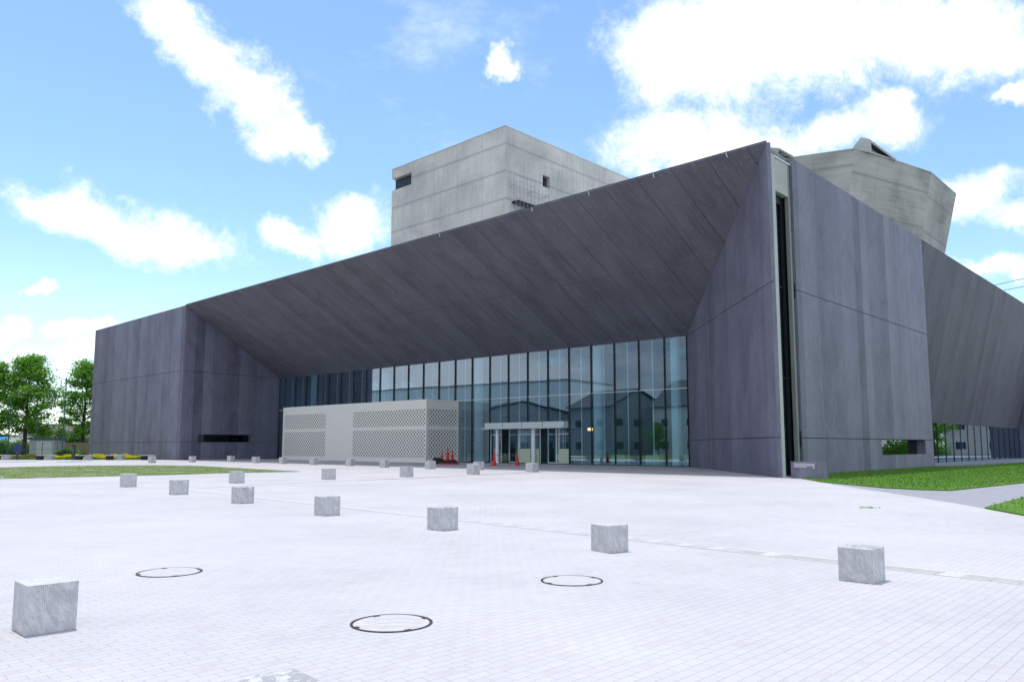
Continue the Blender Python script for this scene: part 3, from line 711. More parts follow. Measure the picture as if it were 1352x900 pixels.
for x0, x1 in zip(dxs[:-1], dxs[1:]):
    s0, s1 = sof(x1) + .03, sof(x0) - .03; dp = .10 if (661 <= x0 < 684 or 712 <= x0 < 736) else .02
    dp = dp + .9 * (1 if (661 <= x0 < 684 or 712 <= x0 < 736) else 0)
    mb = MB(); mb.slab([GP(s1, .05, dp + .12), GP(s0, .05, dp + .12), GP(s0, 3.0, dp + .12), GP(s1, 3.0, dp + .12)], GN * .02); d = mb.build('door_leaf', M_glass, hall)
    mb = MB()
    for s in (s0, s1): mb.bar(GP(s, .03, dp + .1), GP(s, 3.0, dp + .1), .035, 6)
    mb.slab([GP(s1, 2.5, dp + .08), GP(s0, 2.5, dp + .08), GP(s0, 2.56, dp + .08), GP(s1, 2.56, dp + .08)], GN * .03)
    mb.slab([GP(s1, .03, dp + .08), GP(s0, .03, dp + .08), GP(s0, .12, dp + .08), GP(s1, .12, dp + .08)], GN * .03)
    mb.build('door_frame', M_steel, d)

# white perforated pavilion standing under the soffit against the glass
K2 = GP(24.6, 0); K1 = K2 - GN * 4.04; K0 = K1 + GD * 24.3; K3 = K0 + GN * 3.85; KH = 5.78
pav = MB()
pav.slab([K0 + GN * .03, K1 + GN * .03 - Z * 0, K2 - GD * -.03, K3], Z * .01)
pv = MB(); pv.slab([K0 + GN * .1 - GD * .1 + Z * KH * .985, K1 + GN * .1 + GD * .1 + Z * KH * .985, K2 + GD * .1 - GN * .2 + Z * KH * .985, K3 - GD * .1 - GN * .2 + Z * KH * .985], -Z * .15); pavo = pv.build('pavilion', M_cass, hall)
def pface(a, d, n, L, holes, nm='cladding_panel'):
    """courses of cladding; holes = list of (s0,s1) ranges with perforated fields"""
    zb = [(0, .42, 0), (.42, 3.02, 1), (3.02, 3.36, 0), (3.36, 4.92, 1), (4.92, KH, 0)]
    solid = MB()
    for z0, z1, hol in zb:
        ss = [0.] + [x for h in holes for x in h] + [L]
        for i in range(len(ss) - 1):
            if ss[i + 1] - ss[i] < .02: continue
            pts = [a + d * ss[i] + Z * z0, a + d * ss[i + 1] + Z * z0, a + d * ss[i + 1] + Z * z1, a + d * ss[i] + Z * z1]
            if hol and i % 2 == 1:
                m2 = MB(); uvo = [(ss[i], z0), (ss[i + 1], z0), (ss[i + 1], z1), (ss[i], z1)]
                m2.face(pts, uvo); back = [p + n * .06 for p in pts]; m2.face(back[::-1], uvo[::-1]); m2.build('perforated_screen', M_perf, pavo)
            else: solid.slab(pts, n * .06)
    solid.build(nm, M_cass, pavo)
pface(K0, -GD, GN, 24.3, [(.35, 8.3), (13.1, 24.1)])
pface(K1, GN, GD, 4.0, [(.2, 3.8)])
pface(K0 + GN * 3.8, -GN, -GD, 3.78, [(.3, 3.5)])

# fly tower
TZ = 32.0
def box_uv(c00, du, dv, z0, z1, m, name, root):
    mb = MB(); c = np.array(c00, float); a, b, cc, d = c, c + du, c + du + dv, c + dv
    for p, q in ((b, a), (a, d), (d, cc), (cc, b)):
        mb.face([p + Z * z0, q + Z * z0, q + Z * z1, p + Z * z1])
    mb.face([a + Z * z1, d + Z * z1, cc + Z * z1, b + Z * z1][::-1])
    return mb.build(name, m, root)
T0 = P(33.0, 14.9); Tu = U * 17.65; Tv = V * 24.
# left and right faces with recessed openings, remaining faces plain
tw = MB()
# window strip cut at the far top of the left face
wu = 3.4; wz0, wz1 = 29.6, 30.95
T1 = T0 + Tu
tw.face([T1 + Z * 15, T0 + Z * 15, T0 + Z * wz0, T1 + Z * wz0]); tw.face([T1 - U * wu + Z * wz0, T0 + Z * wz0, T0 + Z * wz1, T1 - U * wu + Z * wz1]); tw.face([T1 + Z * wz1, T0 + Z * wz1, T0 + Z * TZ, T1 + Z * TZ])
rec = V * .5
tw.face([T1 + Z * wz0, T1 - U * wu + Z * wz0, T1 - U * wu + Z * wz0 + rec, T1 + Z * wz0 + rec]); tw.face([T1 + Z * wz1 + rec, T1 - U * wu + Z * wz1 + rec, T1 - U * wu + Z * wz1, T1 + Z * wz1])
tw.face([T1 - U * wu + Z * wz0, T1 - U * wu + Z * wz1, T1 - U * wu + Z * wz1 + rec, T1 - U * wu + Z * wz0 + rec])
def face_v(v0, v1, z0, z1): tw.face([T0 + V * v0 + Z * z0, T0 + V * v1 + Z * z0, T0 + V * v1 + Z * z1, T0 + V * v0 + Z * z1])
n_ = np.array([V[1], -V[0], 0.])
pA = at_plane(716.5, 232, T0, n_); pB = at_plane(726, 248, T0, n_)
wv0 = float((pA - T0) @ V) / (V @ V); wv1 = float((pB - T0) @ V) / (V @ V); zz1, zz0 = float(pA[2]) + .1, float(pB[2]) - .1
face_v(0, wv0, 15, TZ); face_v(wv1, 24, 15, TZ); face_v(wv0, wv1, 15, zz0); face_v(wv0, wv1, zz1, TZ)
for a4, b4 in (((wv0, zz0), (wv1, zz0)), ((wv1, zz0), (wv1, zz1)), ((wv1, zz1), (wv0, zz1)), ((wv0, zz1), (wv0, zz0))):
    p, q = T0 + V * a4[0] + Z * a4[1], T0 + V * b4[0] + Z * b4[1]; tw.face([p, q, q + U * .5, p + U * .5])
T2, T3 = T0 + Tv, T0 + Tu + Tv
tw.face([T2 + Z * 15, T3 + Z * 15, T3 + Z * TZ, T2 + Z * TZ]); tw.face([T3 + Z * 15, T1 + Z * 15, T1 + Z * wz0, T3 + Z * wz0]); tw.face([T3 + Z * wz0, T1 + rec + Z * wz0, T1 + rec + Z * wz1, T3 + Z * wz1]); tw.face([T3 + Z * wz1, T1 + Z * wz1, T1 + Z * TZ, T3 + Z * TZ])
tw.face([T0 + Z * (TZ - .3), T2 + Z * (TZ - .3), T3 + Z * (TZ - .3), T1 + Z * (TZ - .3)])
two = tw.build('fly_tower', M_tower, hall)
mb = MB()
for a4, b4 in ((T1, T0), (T0, T2), (T2, T3), (T3, T1)):
    e = (b4 - a4) / np.linalg.norm(b4 - a4); nn = np.array([e[1], -e[0], 0])
    mb.slab([a4 + nn * .04 + Z * (TZ + .01), b4 + nn * .04 + Z * (TZ + .01), b4 + nn * .04 + Z * (TZ + .09), a4 + nn * .04 + Z * (TZ + .09)], -nn * .35)
mb.build('coping', M_plate, two)
mb = MB(); mb.slab([T1 + rec + Z * wz0, T1 - U * wu + rec + Z * wz0, T1 - U * wu + rec + Z * wz1, T1 + rec + Z * wz1], V * .05); mb.build('tower_window', M_win, two)
mb = MB(); q = T0 + U * .45; mb.slab([q + V * wv0 + Z * zz0, q + V * wv1 + Z * zz0, q + V * wv1 + Z * zz1, q + V * wv0 + Z * zz1], U * .05); mb.build('tower_window', M_win, two)
mb = MB(); q = T0 + U * .3; mb.slab([q + V * (wv0 + wv1) / 2 - V * .04 + Z * zz0, q + V * (wv0 + wv1) / 2 + V * .04 + Z * zz0, q + V * (wv0 + wv1) / 2 + V * .04 + Z * zz1, q + V * (wv0 + wv1) / 2 - V * .04 + Z * zz1], U * .1); mb.build('window_frame', M_mull, two)
# lattice cage with a platform on the right face
mb = MB(); q0 = T0 - U * .9
def TV(px): return float((at_plane(px, 250, T0, n_) - T0) @ V) / (V @ V)
va, vb, vc = TV(672.5), TV(698), TV(716)
for v_, zt in [(va + (vc - va) * i / 9, 27.3 - 1.0 * (i > 5)) for i in range(10)]:
    mb.bar(q0 + V * v_ + Z * 17, q0 + V * v_ + Z * zt, .018, 4)
    if i % 3 == 0: mb.bar(q0 + V * v_ + Z * 26, T0 + V * v_ + Z * 26, .02, 4)
for z_ in np.arange(18.3, 27.4, .55): mb.bar(q0 + V * va + Z * z_, q0 + V * (vc if z_ < 26.3 else va + (vc - va) * .55) + Z * z_, .014, 4)
for i in range(6):
    v_ = va + (vc - va) * i / 6; mb.bar(q0 + V * v_ + Z * (21 + i * .6), q0 + V * (v_ + (vc - va) / 6) + Z * (23.4 + i * .3), .02, 4)
for v_ in (va, vb, vc):
    for z_ in (20, 23.6, 26.2): mb.bar(q0 + V * v_ + Z * z_, T0 + V * v_ + Z * z_, .025, 4)
mb.build('ladder_cage', M_grey, two)
mb = MB(); mb.slab([q0 + V * (va + .3) + Z * 24.6, q0 + V * vb + Z * 24.6, T0 + V * vb + Z * 24.6, T0 + V * (va + .3) + Z * 24.6], Z * .12); mb.build('platform', M_mull, two)
mb = MB(); mb.slab([q0 + V * (vb - .3) + Z * 23.4, q0 + V * (vc - .6) + Z * 23.4, T0 + V * (vc - .6) + Z * 23.4, T0 + V * (vb - .3) + Z * 23.4], Z * .12); mb.build('platform', M_mull, two)

# faceted recital hall
top = [(16.5, 65.5), (23.03, 62.2), (27.23, 60.33), (31.77, 62.99), (36.17, 65.8), (41.63, 71.68), (44, 82), (36, 93), (22, 92), (13, 80)]
botm = [(16.5, 67.5), (21.5, 64.3), (25.6, 61.8), (30.2, 64.7), (34.5, 67.4), (39.2, 72.7), (41.4, 81.6), (34.6, 90.5), (22.5, 90), (15, 79.5)]
mb = MB(); nT = len(top)
for i in range(nT):
    j = (i + 1) % nT; mb.face([(*botm[i], 13.), (*botm[j], 13.), (*top[j], 25.), (*top[i], 25.)])
mb.face([(*p, 24.9) for p in top]); rh = mb.build('faceted_hall', M_hall, hall)
def wedge(pts_top, base, name, root):
    pass
def turret(pxb, pxt, zt, m=M_conc):
    b0, b1, b2 = [at_z(x, y, 24.9) for x, y in pxb]; t0, t1 = [at_z(x, y, zt) for x, y in pxt]
    back = np.array([1.2, 3.0, 0])
    mb = MB(); mb.face([b0, b1, t1, t0]); mb.face([b0, t0, t0 + back, b0 + back * 1.3]); mb.face([t0, t1, t1 + back, t0 + back])
    tip = b2 + np.array([0, 0, .12])
    mb.face([t1, tip, tip + back * .7, t1 + back]); mb.face([b0 + back * 1.3, t0 + back, t1 + back, tip + back * .7, b2 + back * .8])
    # sill, jamb and head round the window in the sloping side
    def L(a_, b_, k): return a_ * (1 - k) + b_ * k
    i0, i1, i2 = L(L(b1, t1, .12), b2, .06), L(L(b1, t1, .80), tip, .06), L(L(b1, b2, .82), tip, .3)
    mb.face([b1, b2, i2, i0]); mb.face([b1, i0, i1, t1]); mb.face([t1, i1, i2, b2, tip]); o = mb.build('skylight_turret', m, rh)
    ins = np.array([-.1, .25, 0]); mb = MB(); mb.face([i0 + ins, i2 + ins, i1 + ins]); mb.build('skylight_window', M_win, rh)
turret([(1124.5, 197.), (1149, 201.5), (1184, 212.)], [(1136.6, 181.5), (1147.5, 183.2)], 26.0)
turret([(1008, 202.), (1026, 203.), (1048, 208.)], [(1015, 194.6), (1028.5, 195.4)], 25.3)

# ------------------------------------------------------------------ sign slab at the corner
s0 = np.array([13.42, 38.25, 0]); s1 = np.array([14.02, 35.85, 0]); e = (s1 - s0) / np.linalg.norm(s1 - s0); nb = np.array([-e[1], e[0], 0])
sg_ = thing('sign_slab', (s0 + s1) / 2, 'low dark stone slab with pale plaque at the corner of the building', 'sign')
mb = MB(); mb.slab([s0, s1, s1 + Z * .83, s0 + Z * .80], nb * .28); mb.build('slab', M_dark, sg_)
L_ = np.linalg.norm(s1 - s0); mb = MB()
def sp(a, b, c, d): mb.slab([s0 + e * L_ * a + Z * b, s0 + e * L_ * c + Z * b, s0 + e * L_ * c + Z * d, s0 + e * L_ * a + Z * d], nb * -.006)
sp(.1, .60, .76, .73); sp(.1, .52, .50, .598); sp(.70, .50, .76, .598); mb.build('plaque', M_plate, sg_)

# ------------------------------------------------------------------ granite cubes
CUBES = [ # left x, front x, right x, front base y, height px, label
 (15, 32.2, 101, 840.3, 67, 'large grey granite cube nearest on the left, patterned face turned right'),
 (1107.3, 1153.8, 1169.5, 771.1, 45.9, 'grey granite cube alone on the right of the plaza beside the tactile line'),
 (780.1, 802.7, 829.8, 730.3, 36.4, 'veined granite cube behind the right manhole cover'),
 (563.7, 583, 605, 700.9, 30.3, 'veined granite cube mid plaza, third from the right in the front row'),
 (414.5, 428, 449, 681.2, 25.5, 'veined granite cube in the front row, fourth from the right'),
 (305, 316, 335.4, 664.9, 21.9, 'veined granite cube in the front row, fifth from the right'),
 (222.8, 231, 249, 653.2, 19.6, 'veined granite cube on the left, sixth from the right in the front row'),
 (157.8, 164, 180.4, 643, 17.4, 'veined granite cube far left in the front row, just below the grass bed'),
 (302, 308.5, 322.8, 638, 15.6, 'granite cube near the right tip of the grass bed'),
 (424.3, 432, 443.4, 633, 14.6, 'granite cube in the second row, left of the pale drain line end'),
 (527.6, 536, 545.8, 629.6, 13.8, 'granite cube just above the dark drain slot'),
 (616, 624.6, 633.6, 626, 13.4, 'front one of two overlapping granite cubes before the entrance'),
 (624.6, 630, 639.2, 620.2, 10.8, 'rear one of two overlapping granite cubes before the entrance'),
 (693.9, 702.5, 710.8, 622.8, 11.6, 'granite cube in front of the entrance doors, right of the cones'),
 (560.6, 567, 575.3, 619, 10.8, 'granite cube at the right corner of the white pavilion'),
 (501, 508, 514, 617, 10, 'granite cube before the pavilion, second from its right corner'),
 (456, 463, 468, 614.9, 9.4, 'granite cube before the pavilion, third from its right corner'),
 (408.4, 414, 420.4, 613.4, 9, 'granite cube before the pavilion, fourth from its right corner'),
 (368, 373, 379, 612, 8.4, 'granite cube at the left corner of the white pavilion'),
 (332, 337, 343.3, 611, 8.2, 'small distant granite cube in front of the recessed dark wall, the right one of two'),
 (299.5, 304, 310, 609.4, 7.8, 'small distant granite cube in front of the recessed dark wall, the left one of two'),
 (249, 253, 258.8, 610, 8, 'small distant granite cube by the corner of the left block'),
 (195.4, 199, 206, 611, 8.6, 'small distant granite cube standing before the rightmost bench'),
]
def cube(lx, fx, rx, fy, hp, label, z=None):
    p = at_z(fx, fy); hgt = float(at_y(fx, fy - hp, p[1])[2])
    f = (fx - lx) / (rx - lx); beta = math.atan2(f, 1 - f); phi = math.atan2(fx - 676, F)
    e1 = np.array([math.cos(beta - phi), math.sin(beta - phi), 0]); e2 = np.array([-e1[1], e1[0], 0])
    q = p + e1 * .1; s = hgt
    # side from the apparent width
    def prx(P_):
        k = P_ - C0; return 676 + F * k[0] / (k[1] * CP + k[2] * SP)
    lo_, hi_ = hgt * .75, hgt * 1.2
    for _ in range(20):
        s = (lo_ + hi_) / 2
        if prx(p + e1 * s) - prx(p + e2 * s) > rx - lx: hi_ = s
        else: lo_ = s
    c = p + (e1 + e2) * s / 2
    bm = bmesh.new(); bmesh.ops.create_cube(bm, size=1.0)
    for v_ in bm.verts: v_.co = Vector((v_.co.x * s, v_.co.y * s, (v_.co.z + .5) * hgt))
    bmesh.ops.bevel(bm, geom=list(bm.edges), offset=.006, segments=2, affect='EDGES', profile=.5)
    me = bpy.data.meshes.new('granite_cube'); bm.to_mesh(me); bm.free(); me.materials.append(M_gran)
    o = bpy.data.objects.new('granite_cube', me); COL.objects.link(o); o.location = v3(c); o.rotation_euler = (0, 0, beta - phi)
    return tag(o, label, 'stone block', 'granite cubes set out on the plaza')
for i, c in enumerate(CUBES):
    cube(*c)
# the one cut by the bottom edge
bl, bb = at_z(285.8, 900.5, .41), at_z(377.5, 882.5, .41); e = bb - bl; e = e / np.linalg.norm(e); c = bl + e * .2 + np.array([e[1], -e[0], 0]) * .2
bm = bmesh.new(); bmesh.ops.create_cube(bm, size=1.0)
for v_ in bm.verts: v_.co = Vector((v_.co.x * .4, v_.co.y * .4, (v_.co.z + .5) * .41))
bmesh.ops.bevel(bm, geom=list(bm.edges), offset=.006, segments=2, affect='EDGES')
me = bpy.data.meshes.new('granite_cube'); bm.to_mesh(me); bm.free(); me.materials.append(M_gran)
o = bpy.data.objects.new('granite_cube', me); COL.objects.link(o); o.location = (c[0], c[1], 0); o.rotation_euler = (0, 0, math.atan2(e[1], e[0]))
tag(o, 'granite cube cut off by the bottom edge, only its pale top showing', 'stone block', 'granite cubes set out on the plaza')

# ------------------------------------------------------------------ manhole covers
M_lid = mat('lid_paving', rough=.85, spec=.2, fn=f_asph((.48, .465, .47), (.53, .515, .525), 9))
M_sand = mat('sand_joint', (.28, .28, .30), .9)
for (cx, cy, dia, lab) in ((517, 822.3, .72, 'round paved manhole cover with black rim, nearest one at bottom centre'),
                           (224, 755.2, .76, 'round paved manhole cover with black rim on the left'),
                           (755, 766.3, .72, 'round paved manhole cover with black rim on the right')):
    c = at_z(cx, cy); r = dia / 2; tg = thing('manhole_cover', c, lab, 'manhole cover', 'manhole covers in the paving')
    mb = MB(); n = 64
    for k in range(n):
        a0, a1 = 2 * math.pi * k / n, 2 * math.pi * (k + 1) / n; am = (math.degrees(a0) - 25) % 90
        ri = r - (.055 if am < 9 else .027 + .004 * math.sin(a0 * 3))
        for (q0, q1, z0, z1) in ((ri, r, .007, .007),):
            mb.face([c + [q0 * math.cos(a0), q0 * math.sin(a0), z0], c + [q1 * math.cos(a0), q1 * math.sin(a0), z0], c + [q1 * math.cos(a1), q1 * math.sin(a1), z0], c + [q0 * math.cos(a1), q0 * math.sin(a1), z0]])
    mb.build('rim', M_iron, tg)
    mb = MB(); mb.face([c + [(r - .022) * math.cos(2 * math.pi * k / 48), (r - .022) * math.sin(2 * math.pi * k / 48), .004] for k in range(48)]); mb.build('lid', M_lid, tg)
    for yy in (-.16, 0, .16):
        mb = MB()
        pp = [c + [x, yy + .025 * math.sin(x * 22), .009] for x in np.linspace(-.26, .26, 14)]
        for p0, p1 in zip(pp[:-1], pp[1:]): mb.face([p0 + [0, -.0022, 0], p1 + [0, -.0022, 0], p1 + [0, .0022, 0], p0 + [0, .0022, 0]])
        mb.build('sand_joint', M_sand, tg)

# ------------------------------------------------------------------ tactile line and drain slot
M_tact = mat('tactile_white', rough=.7, fn=f_asph((.60, .59, .565), (.66, .65, .63), 3))
M_tact2 = mat('tactile_grey', rough=.7, fn=f_asph((.525, .51, .52), (.555, .54, .55), 3))
a = at_z(1352, 768.5); b = at_z(252, 646.5); a[2] = b[2] = 0; L_ = np.linalg.norm(b - a); d = (b - a) / L_; nn = np.array([-d[1], d[0], 0])
a = a - d * 3; L_ += 3
tl = thing('tactile_paving', a, 'long tactile guide line of pale studded tiles crossing the plaza in front of the cubes', 'tactile paving')
mw = MB(); mg = MB(); dots = MB(); s = 0; k = 0
while s < L_:
    near = s < 6.4; tgt = mw if near else mg
    p = a + d * (s + .006); q = a + d * (s + .294)
    tgt.face([p - nn * .19 + Z * .004, p + nn * .19 + Z * .004, q + nn * .19 + Z * .004, q - nn * .19 + Z * .004])
    kk = k % 4
    if s < 14:
        if kk == 0 or (not near and kk == 2):
            for i in range(5):
                for j in range(5):
                    c = a + d * (s + .03 + .06 * i) + nn * (-.12 + .06 * j) + Z * .004
                    dots.face([c + [.010 * math.cos(x), .010 * math.sin(x), .005] for x in np.linspace(0, 2 * math.pi, 7)[:-1]])
        elif near:
            for j in range(4):
                p2 = p + nn * (-.11 + .073 * j) + Z * .009; q2 = q + nn * (-.11 + .073 * j) + Z * .009; tgt.face([p2 - nn * .014, p2 + nn * .014, q2 + nn * .014, q2 - nn * .014])
    s += .30; k += 1
mw.build('white_tiles', M_tact, tl); mg.build('grey_tiles', M_tact2, tl); dots.build('studs', M_iron, tl)
pts = [at_z(*p) for p in ((716, 622.8), (690, 624), (660, 625.6), (600, 628.6), (540, 631.4), (470, 634.2), (400, 637.2), (330, 640.5), (262, 644.6))]
mb = MB(); mb2 = MB()
for i, (p, q) in enumerate(zip(pts[:-1], pts[1:])):
    e = (q - p); e = e / np.linalg.norm(e); n = np.array([-e[1], e[0], 0]); w_ = .075 if i < 5 else .05
    (mb if i < 5 else mb2).face([p - n * w_ + Z * .004, q - n * w_ + Z * .004, q + n * w_ + Z * .004, p + n * w_ + Z * .004])
dr = thing('drain_slot', pts[4], 'thin dark slot drain curving across the white paving toward the entrance', 'drain')
mb.build('grating', M_iron, dr); mb2.build('cover_strip', mat('strip_grey', (.36, .36, .40), .7), dr)

# ------------------------------------------------------------------ cones, bar, pile by the pavilion
def cone(px, py, hp, label, tilt=0., band=True, group='red traffic cones'):
    c = at_z(px, py); h = float(at_y(px, py - hp, c[1])[2]); tg = thing('traffic_cone', c, label, 'traffic cone', group)
    mb = MB(); w_ = h * .19; n = 4
    mb.box(c + [0, 0, .0], w_ * 2, w_ * 2, .035); mb.build('base', M_red, tg)
    mb = MB(); mb.lathe(c, [(w_ * .86, .035), (w_ * .5, h * .4), (.028, h), (.001, h + .005)], 18); mb.build('cone_body', M_red, tg, smooth=True)
    if tilt: tg.rotation_euler = (0, tilt, 0)
    return tg, c, h
c1, p1, h1 = cone(652.5, 614.6, 19, 'red traffic cone at the left of the entrance, one end of the striped bar')
c2, p2, h2 = cone(683, 614.2, 18.2, 'red traffic cone before the entrance doors, right end of the striped bar')
cone(583, 611.6, 17, 'leftmost of the three red cones stored beside the pavilion', .05)
cone(591, 611.8, 21, 'tallest of the three red cones stored beside the pavilion')
cone(597.5, 611.8, 18.5, 'rightmost of the three red cones stored beside the pavilion', -.04)
cone(673, 613.2, 5, 'tiny red cone between the two barrier cones at the doors')
mb = MB(); mb2 = MB(); n = 12
A = p1 + Z * h1 * .76; B = p2 + Z * h2 * .78
for i in range(n):
    (mb if i % 2 else mb2).bar(A + (B - A) * i / n, A + (B - A) * (i + 1) / n, .022, 6)
br = thing('barrier_bar', (p1 + p2) / 2, 'black and yellow striped bar resting between two red cones', 'barrier')
mb.build('yellow_band', mat('bar_yellow', (.62, .45, .03), .5), br); mb2.build('black_band', M_blk, br)
# black sheet folded over the bases
c = at_z(588, 612.2); mb = MB(); rs = np.random.RandomState(3); gx_, gy_ = 16, 6; grid = {}
for i in range(gx_ + 1):
    for j in range(gy_ + 1):
        x = -1.15 + 2.3 * i / gx_; y = -.45 + .9 * j / gy_; edge = min(1, min(j, gy_ - j, i, gx_ - i) / 1.5)
        grid[i, j] = c + [x + rs.normal(0, .04), y + rs.normal(0, .04), .01 + edge * (.30 + .28 * max(0, -x) + rs.uniform(-.09, .09))]
for i in range(gx_):
    for j in range(gy_): mb.face([grid[i, j], grid[i + 1, j], grid[i + 1, j + 1], grid[i, j + 1]])
o = mb.build('folded_tarpaulin', M_blk, None, loc=v3(c)); tag(o, 'crumpled black sheet heaped round the stored cones by the pavilion', 'tarpaulin')
c = at_z(594, 613.0); mb = MB(); mb.bar(c + [-.85, 0, .06], c + [.6, .1, .06], .05, 8); mb.bar(c + [-.5, -.14, .05], c + [.75, -.05, .05], .045, 8)
o = mb.build('barrier_pole', M_red, None, loc=v3(c)); tag(o, 'red barrier poles lying at the foot of the stored cones', 'pole')

# small weed in the joints
c = at_z(1148, 670.3); mb = MB(); rs = np.random.RandomState(5)
for i in range(60):
    a_ = rs.uniform(0, 6.28); r_ = rs.uniform(.02, .19); b_ = c + [r_ * math.cos(a_) * 1.5, r_ * math.sin(a_) * .5, 0]
    tip = b_ + [rs.normal(0, .04), rs.normal(0, .03), rs.uniform(.01, .05)]; mb.face([b_ + [.012, 0, 0.003], tip, b_ - [.012, 0, -.003]])
o = mb.build('weed', M_leaf, None, loc=v3(c)); tag(o, 'small weed growing in the paving near the right lawn', 'weed')

# ------------------------------------------------------------------ trees
def tree_mesh(seed, H, R0, zc0, nleaf, leaf=.20, lean=(0, 0), topw=.35):
    rs = np.random.RandomState(seed); wood = MB(); tips = []
    def env(z):   # crown radius with height
        k = (z - zc0) / (H - zc0)
        if k < 0 or k > 1: return 0.02
        return R0 * (math.sin(math.pi * min(1, (k * .86 + .14)) ** .8) ** .7) * (1 - (1 - topw) * k ** 2)
    nS = 9; tr = [np.array([lean[0] * (i / nS) ** 1.5 + rs.normal(0, .05) * i / 4, lean[1] * i / nS + rs.normal(0, .05) * i / 4, H * .9 * i / nS]) for i in range(nS + 1)]
    r0 = H * .017
    for i in range(nS): wood.bar(tr[i], tr[i + 1], r0 * (1 - i / nS) ** .8 + .03, 8, r0 * (1 - (i + 1) / nS) ** .8 + .03)
    def tp(z):
        k = min(max(z / (H * .9) * nS, 0), nS - .001); i = int(k); return tr[i] * (1 - k + i) + tr[i + 1] * (k - i)
    nl = 46
    for i in range(nl):
        z = zc0 * .8 + (H * .9 - zc0 * .8) * (i + rs.uniform(0, 1)) / nl; a = i * 2.4 + rs.uniform(-.5, .5); p0 = tp(z)
        up = rs.uniform(.25, .9); L = (env(min(z + .8, H * .97)) + .2) * rs.uniform(.7, 1.12); d_ = np.array([math.cos(a), math.sin(a), up * .8]); p1 = p0 + d_ * L * .5; p2 = p1 + (d_ + [0, 0, .15]) * L * .42
        rr = max(.03, r0 * .42 * (1 - z / H)); wood.bar(p0, p1, rr, 5, rr * .6); wood.bar(p1, p2, rr * .6, 5, rr * .2)
        for q in range(5):
            k = rs.uniform(.3, 1); b0 = p0 + (p2 - p0) * k; a2 = a + rs.normal(0, 1.0); dd = np.array([math.cos(a2), math.sin(a2), rs.uniform(-.25, .6)]) * rs.uniform(.5, 1.4) * (.5 + R0 / 8)
            wood.bar(b0, b0 + dd, rr * .25 + .008, 4, .006); tips.append((b0 + dd * .8, .5)); tips.append((b0 + dd * .35, .4))
        tips.append((p2, .6)); tips.append(((p1 + p2) / 2, .5))
    T = np.array([x[0] for x in tips]); n = nleaf; idx = rs.randint(0, len(T), n)
    wgt = rs.uniform(.35, 1.0, len(T)); keep = rs.uniform(0, 1, n) < wgt[idx]; idx = idx[keep]; n = len(idx)
    sg2 = (.17 + .10 * rs.rand(len(T)))[idx][:, None] * R0 / 2.9 * 1.5
    C = T[idx] + rs.normal(0, 1, (n, 3)) * sg2 * np.array([1.25, 1.25, .62])
    a1 = rs.normal(0, 1, (n, 3)); a1[:, 2] *= .5; a1 /= np.linalg.norm(a1, axis=1)[:, None]; a2 = np.cross(a1, rs.normal(0, 1, (n, 3))); a2 /= np.linalg.norm(a2, axis=1)[:, None]
    s = leaf * rs.uniform(.6, 1.25, (n, 1)); v = np.stack([C - a1 * s, C + a2 * s * .5, C + a1 * s, C - a2 * s * .5], 1).reshape(-1, 3)
    f = np.arange(4 * n).reshape(-1, 4).tolist()
    return wood, v, f
TREES = {}
def tree(base, key, label, scale=1., rot=0., group=None, m=None, args=()):
    if key not in TREES: TREES[key] = tree_mesh(*args)
    wood, v, f = TREES[key]; tg = thing('broadleaf_tree', base, label, 'tree', group)
    o = obj('crown', v + np.array(base), f, m or M_leaf, tg); k = wood.build('trunk', M_bark, None); k.parent = tg; k.location = (0, 0, 0)
    tg.rotation_euler = (0, 0, rot); tg.scale = (scale,) * 3; return tg
yb = 122.
def gp(px, Y): return np.array([(px - 676) / F * Y, Y, 0.])
tree(gp(36, yb), 'a', 'tall leafy green tree left of the dark building, the whole crown in view', 1., .4, 'leafy trees behind the plaza', args=(21, 16.6, 4.5, 3.0, 26000, .19))
tree(gp(112, 128), 'b', 'leafy green tree half hidden behind the left end of the dark building', 1., 2.2, 'leafy trees behind the plaza', args=(33, 16.2, 3.9, 3.4, 20000, .19, (-1.2, 0)))
tree(gp(-8, 120), 'c', 'leafy green tree cut off by the left edge of the picture', .97, 1.1, 'leafy trees behind the plaza', args=(47, 15.8, 3.6, 3.2, 16000, .19))

# ------------------------------------------------------------------ planting bed, benches, fence, shed on the far left
def clump(px, Y, wdt, h, n, m, seed, dep=1.5, leaf=.09):
    rs = np.random.RandomState(seed); c = gp(px, Y); q = np.c_[rs.uniform(-wdt / 2, wdt / 2, n), rs.uniform(-dep / 2, dep / 2, n), rs.uniform(.03, 1, n) * h]
    q[:, 2] *= .65 + .35 * np.sin(q[:, 0] * 2.1 + seed) * .6 + .2 * rs.rand(n)
    C = q + c; a1 = rs.normal(0, 1, (n, 3)); a1 /= np.linalg.norm(a1, axis=1)[:, None]; a2 = np.cross(a1, rs.normal(0, 1, (n, 3))); a2 /= np.linalg.norm(a2, axis=1)[:, None]
    s = leaf * rs.uniform(.6, 1.3, (n, 1)); v = np.stack([C - a1 * s, C + a2 * s * .6, C + a1 * s, C - a2 * s * .6], 1).reshape(-1, 3)
    return v, np.arange(4 * n).reshape(-1, 4).tolist(), c
bed = [(-37.3, 87.0), (-75, 87.0), (-90, 112), (-58.5, 105.8), (-36.5, 85.9)]
sheet('planting_bed', [(-37.6, 87.02), tuple(P(68.6, -.03)[:2]), tuple(P(96, -.03)[:2]), tuple(P(96, 6)[:2]), (-95, 116), (-85, 87.02)][::-1], -.004, M_lawnp)
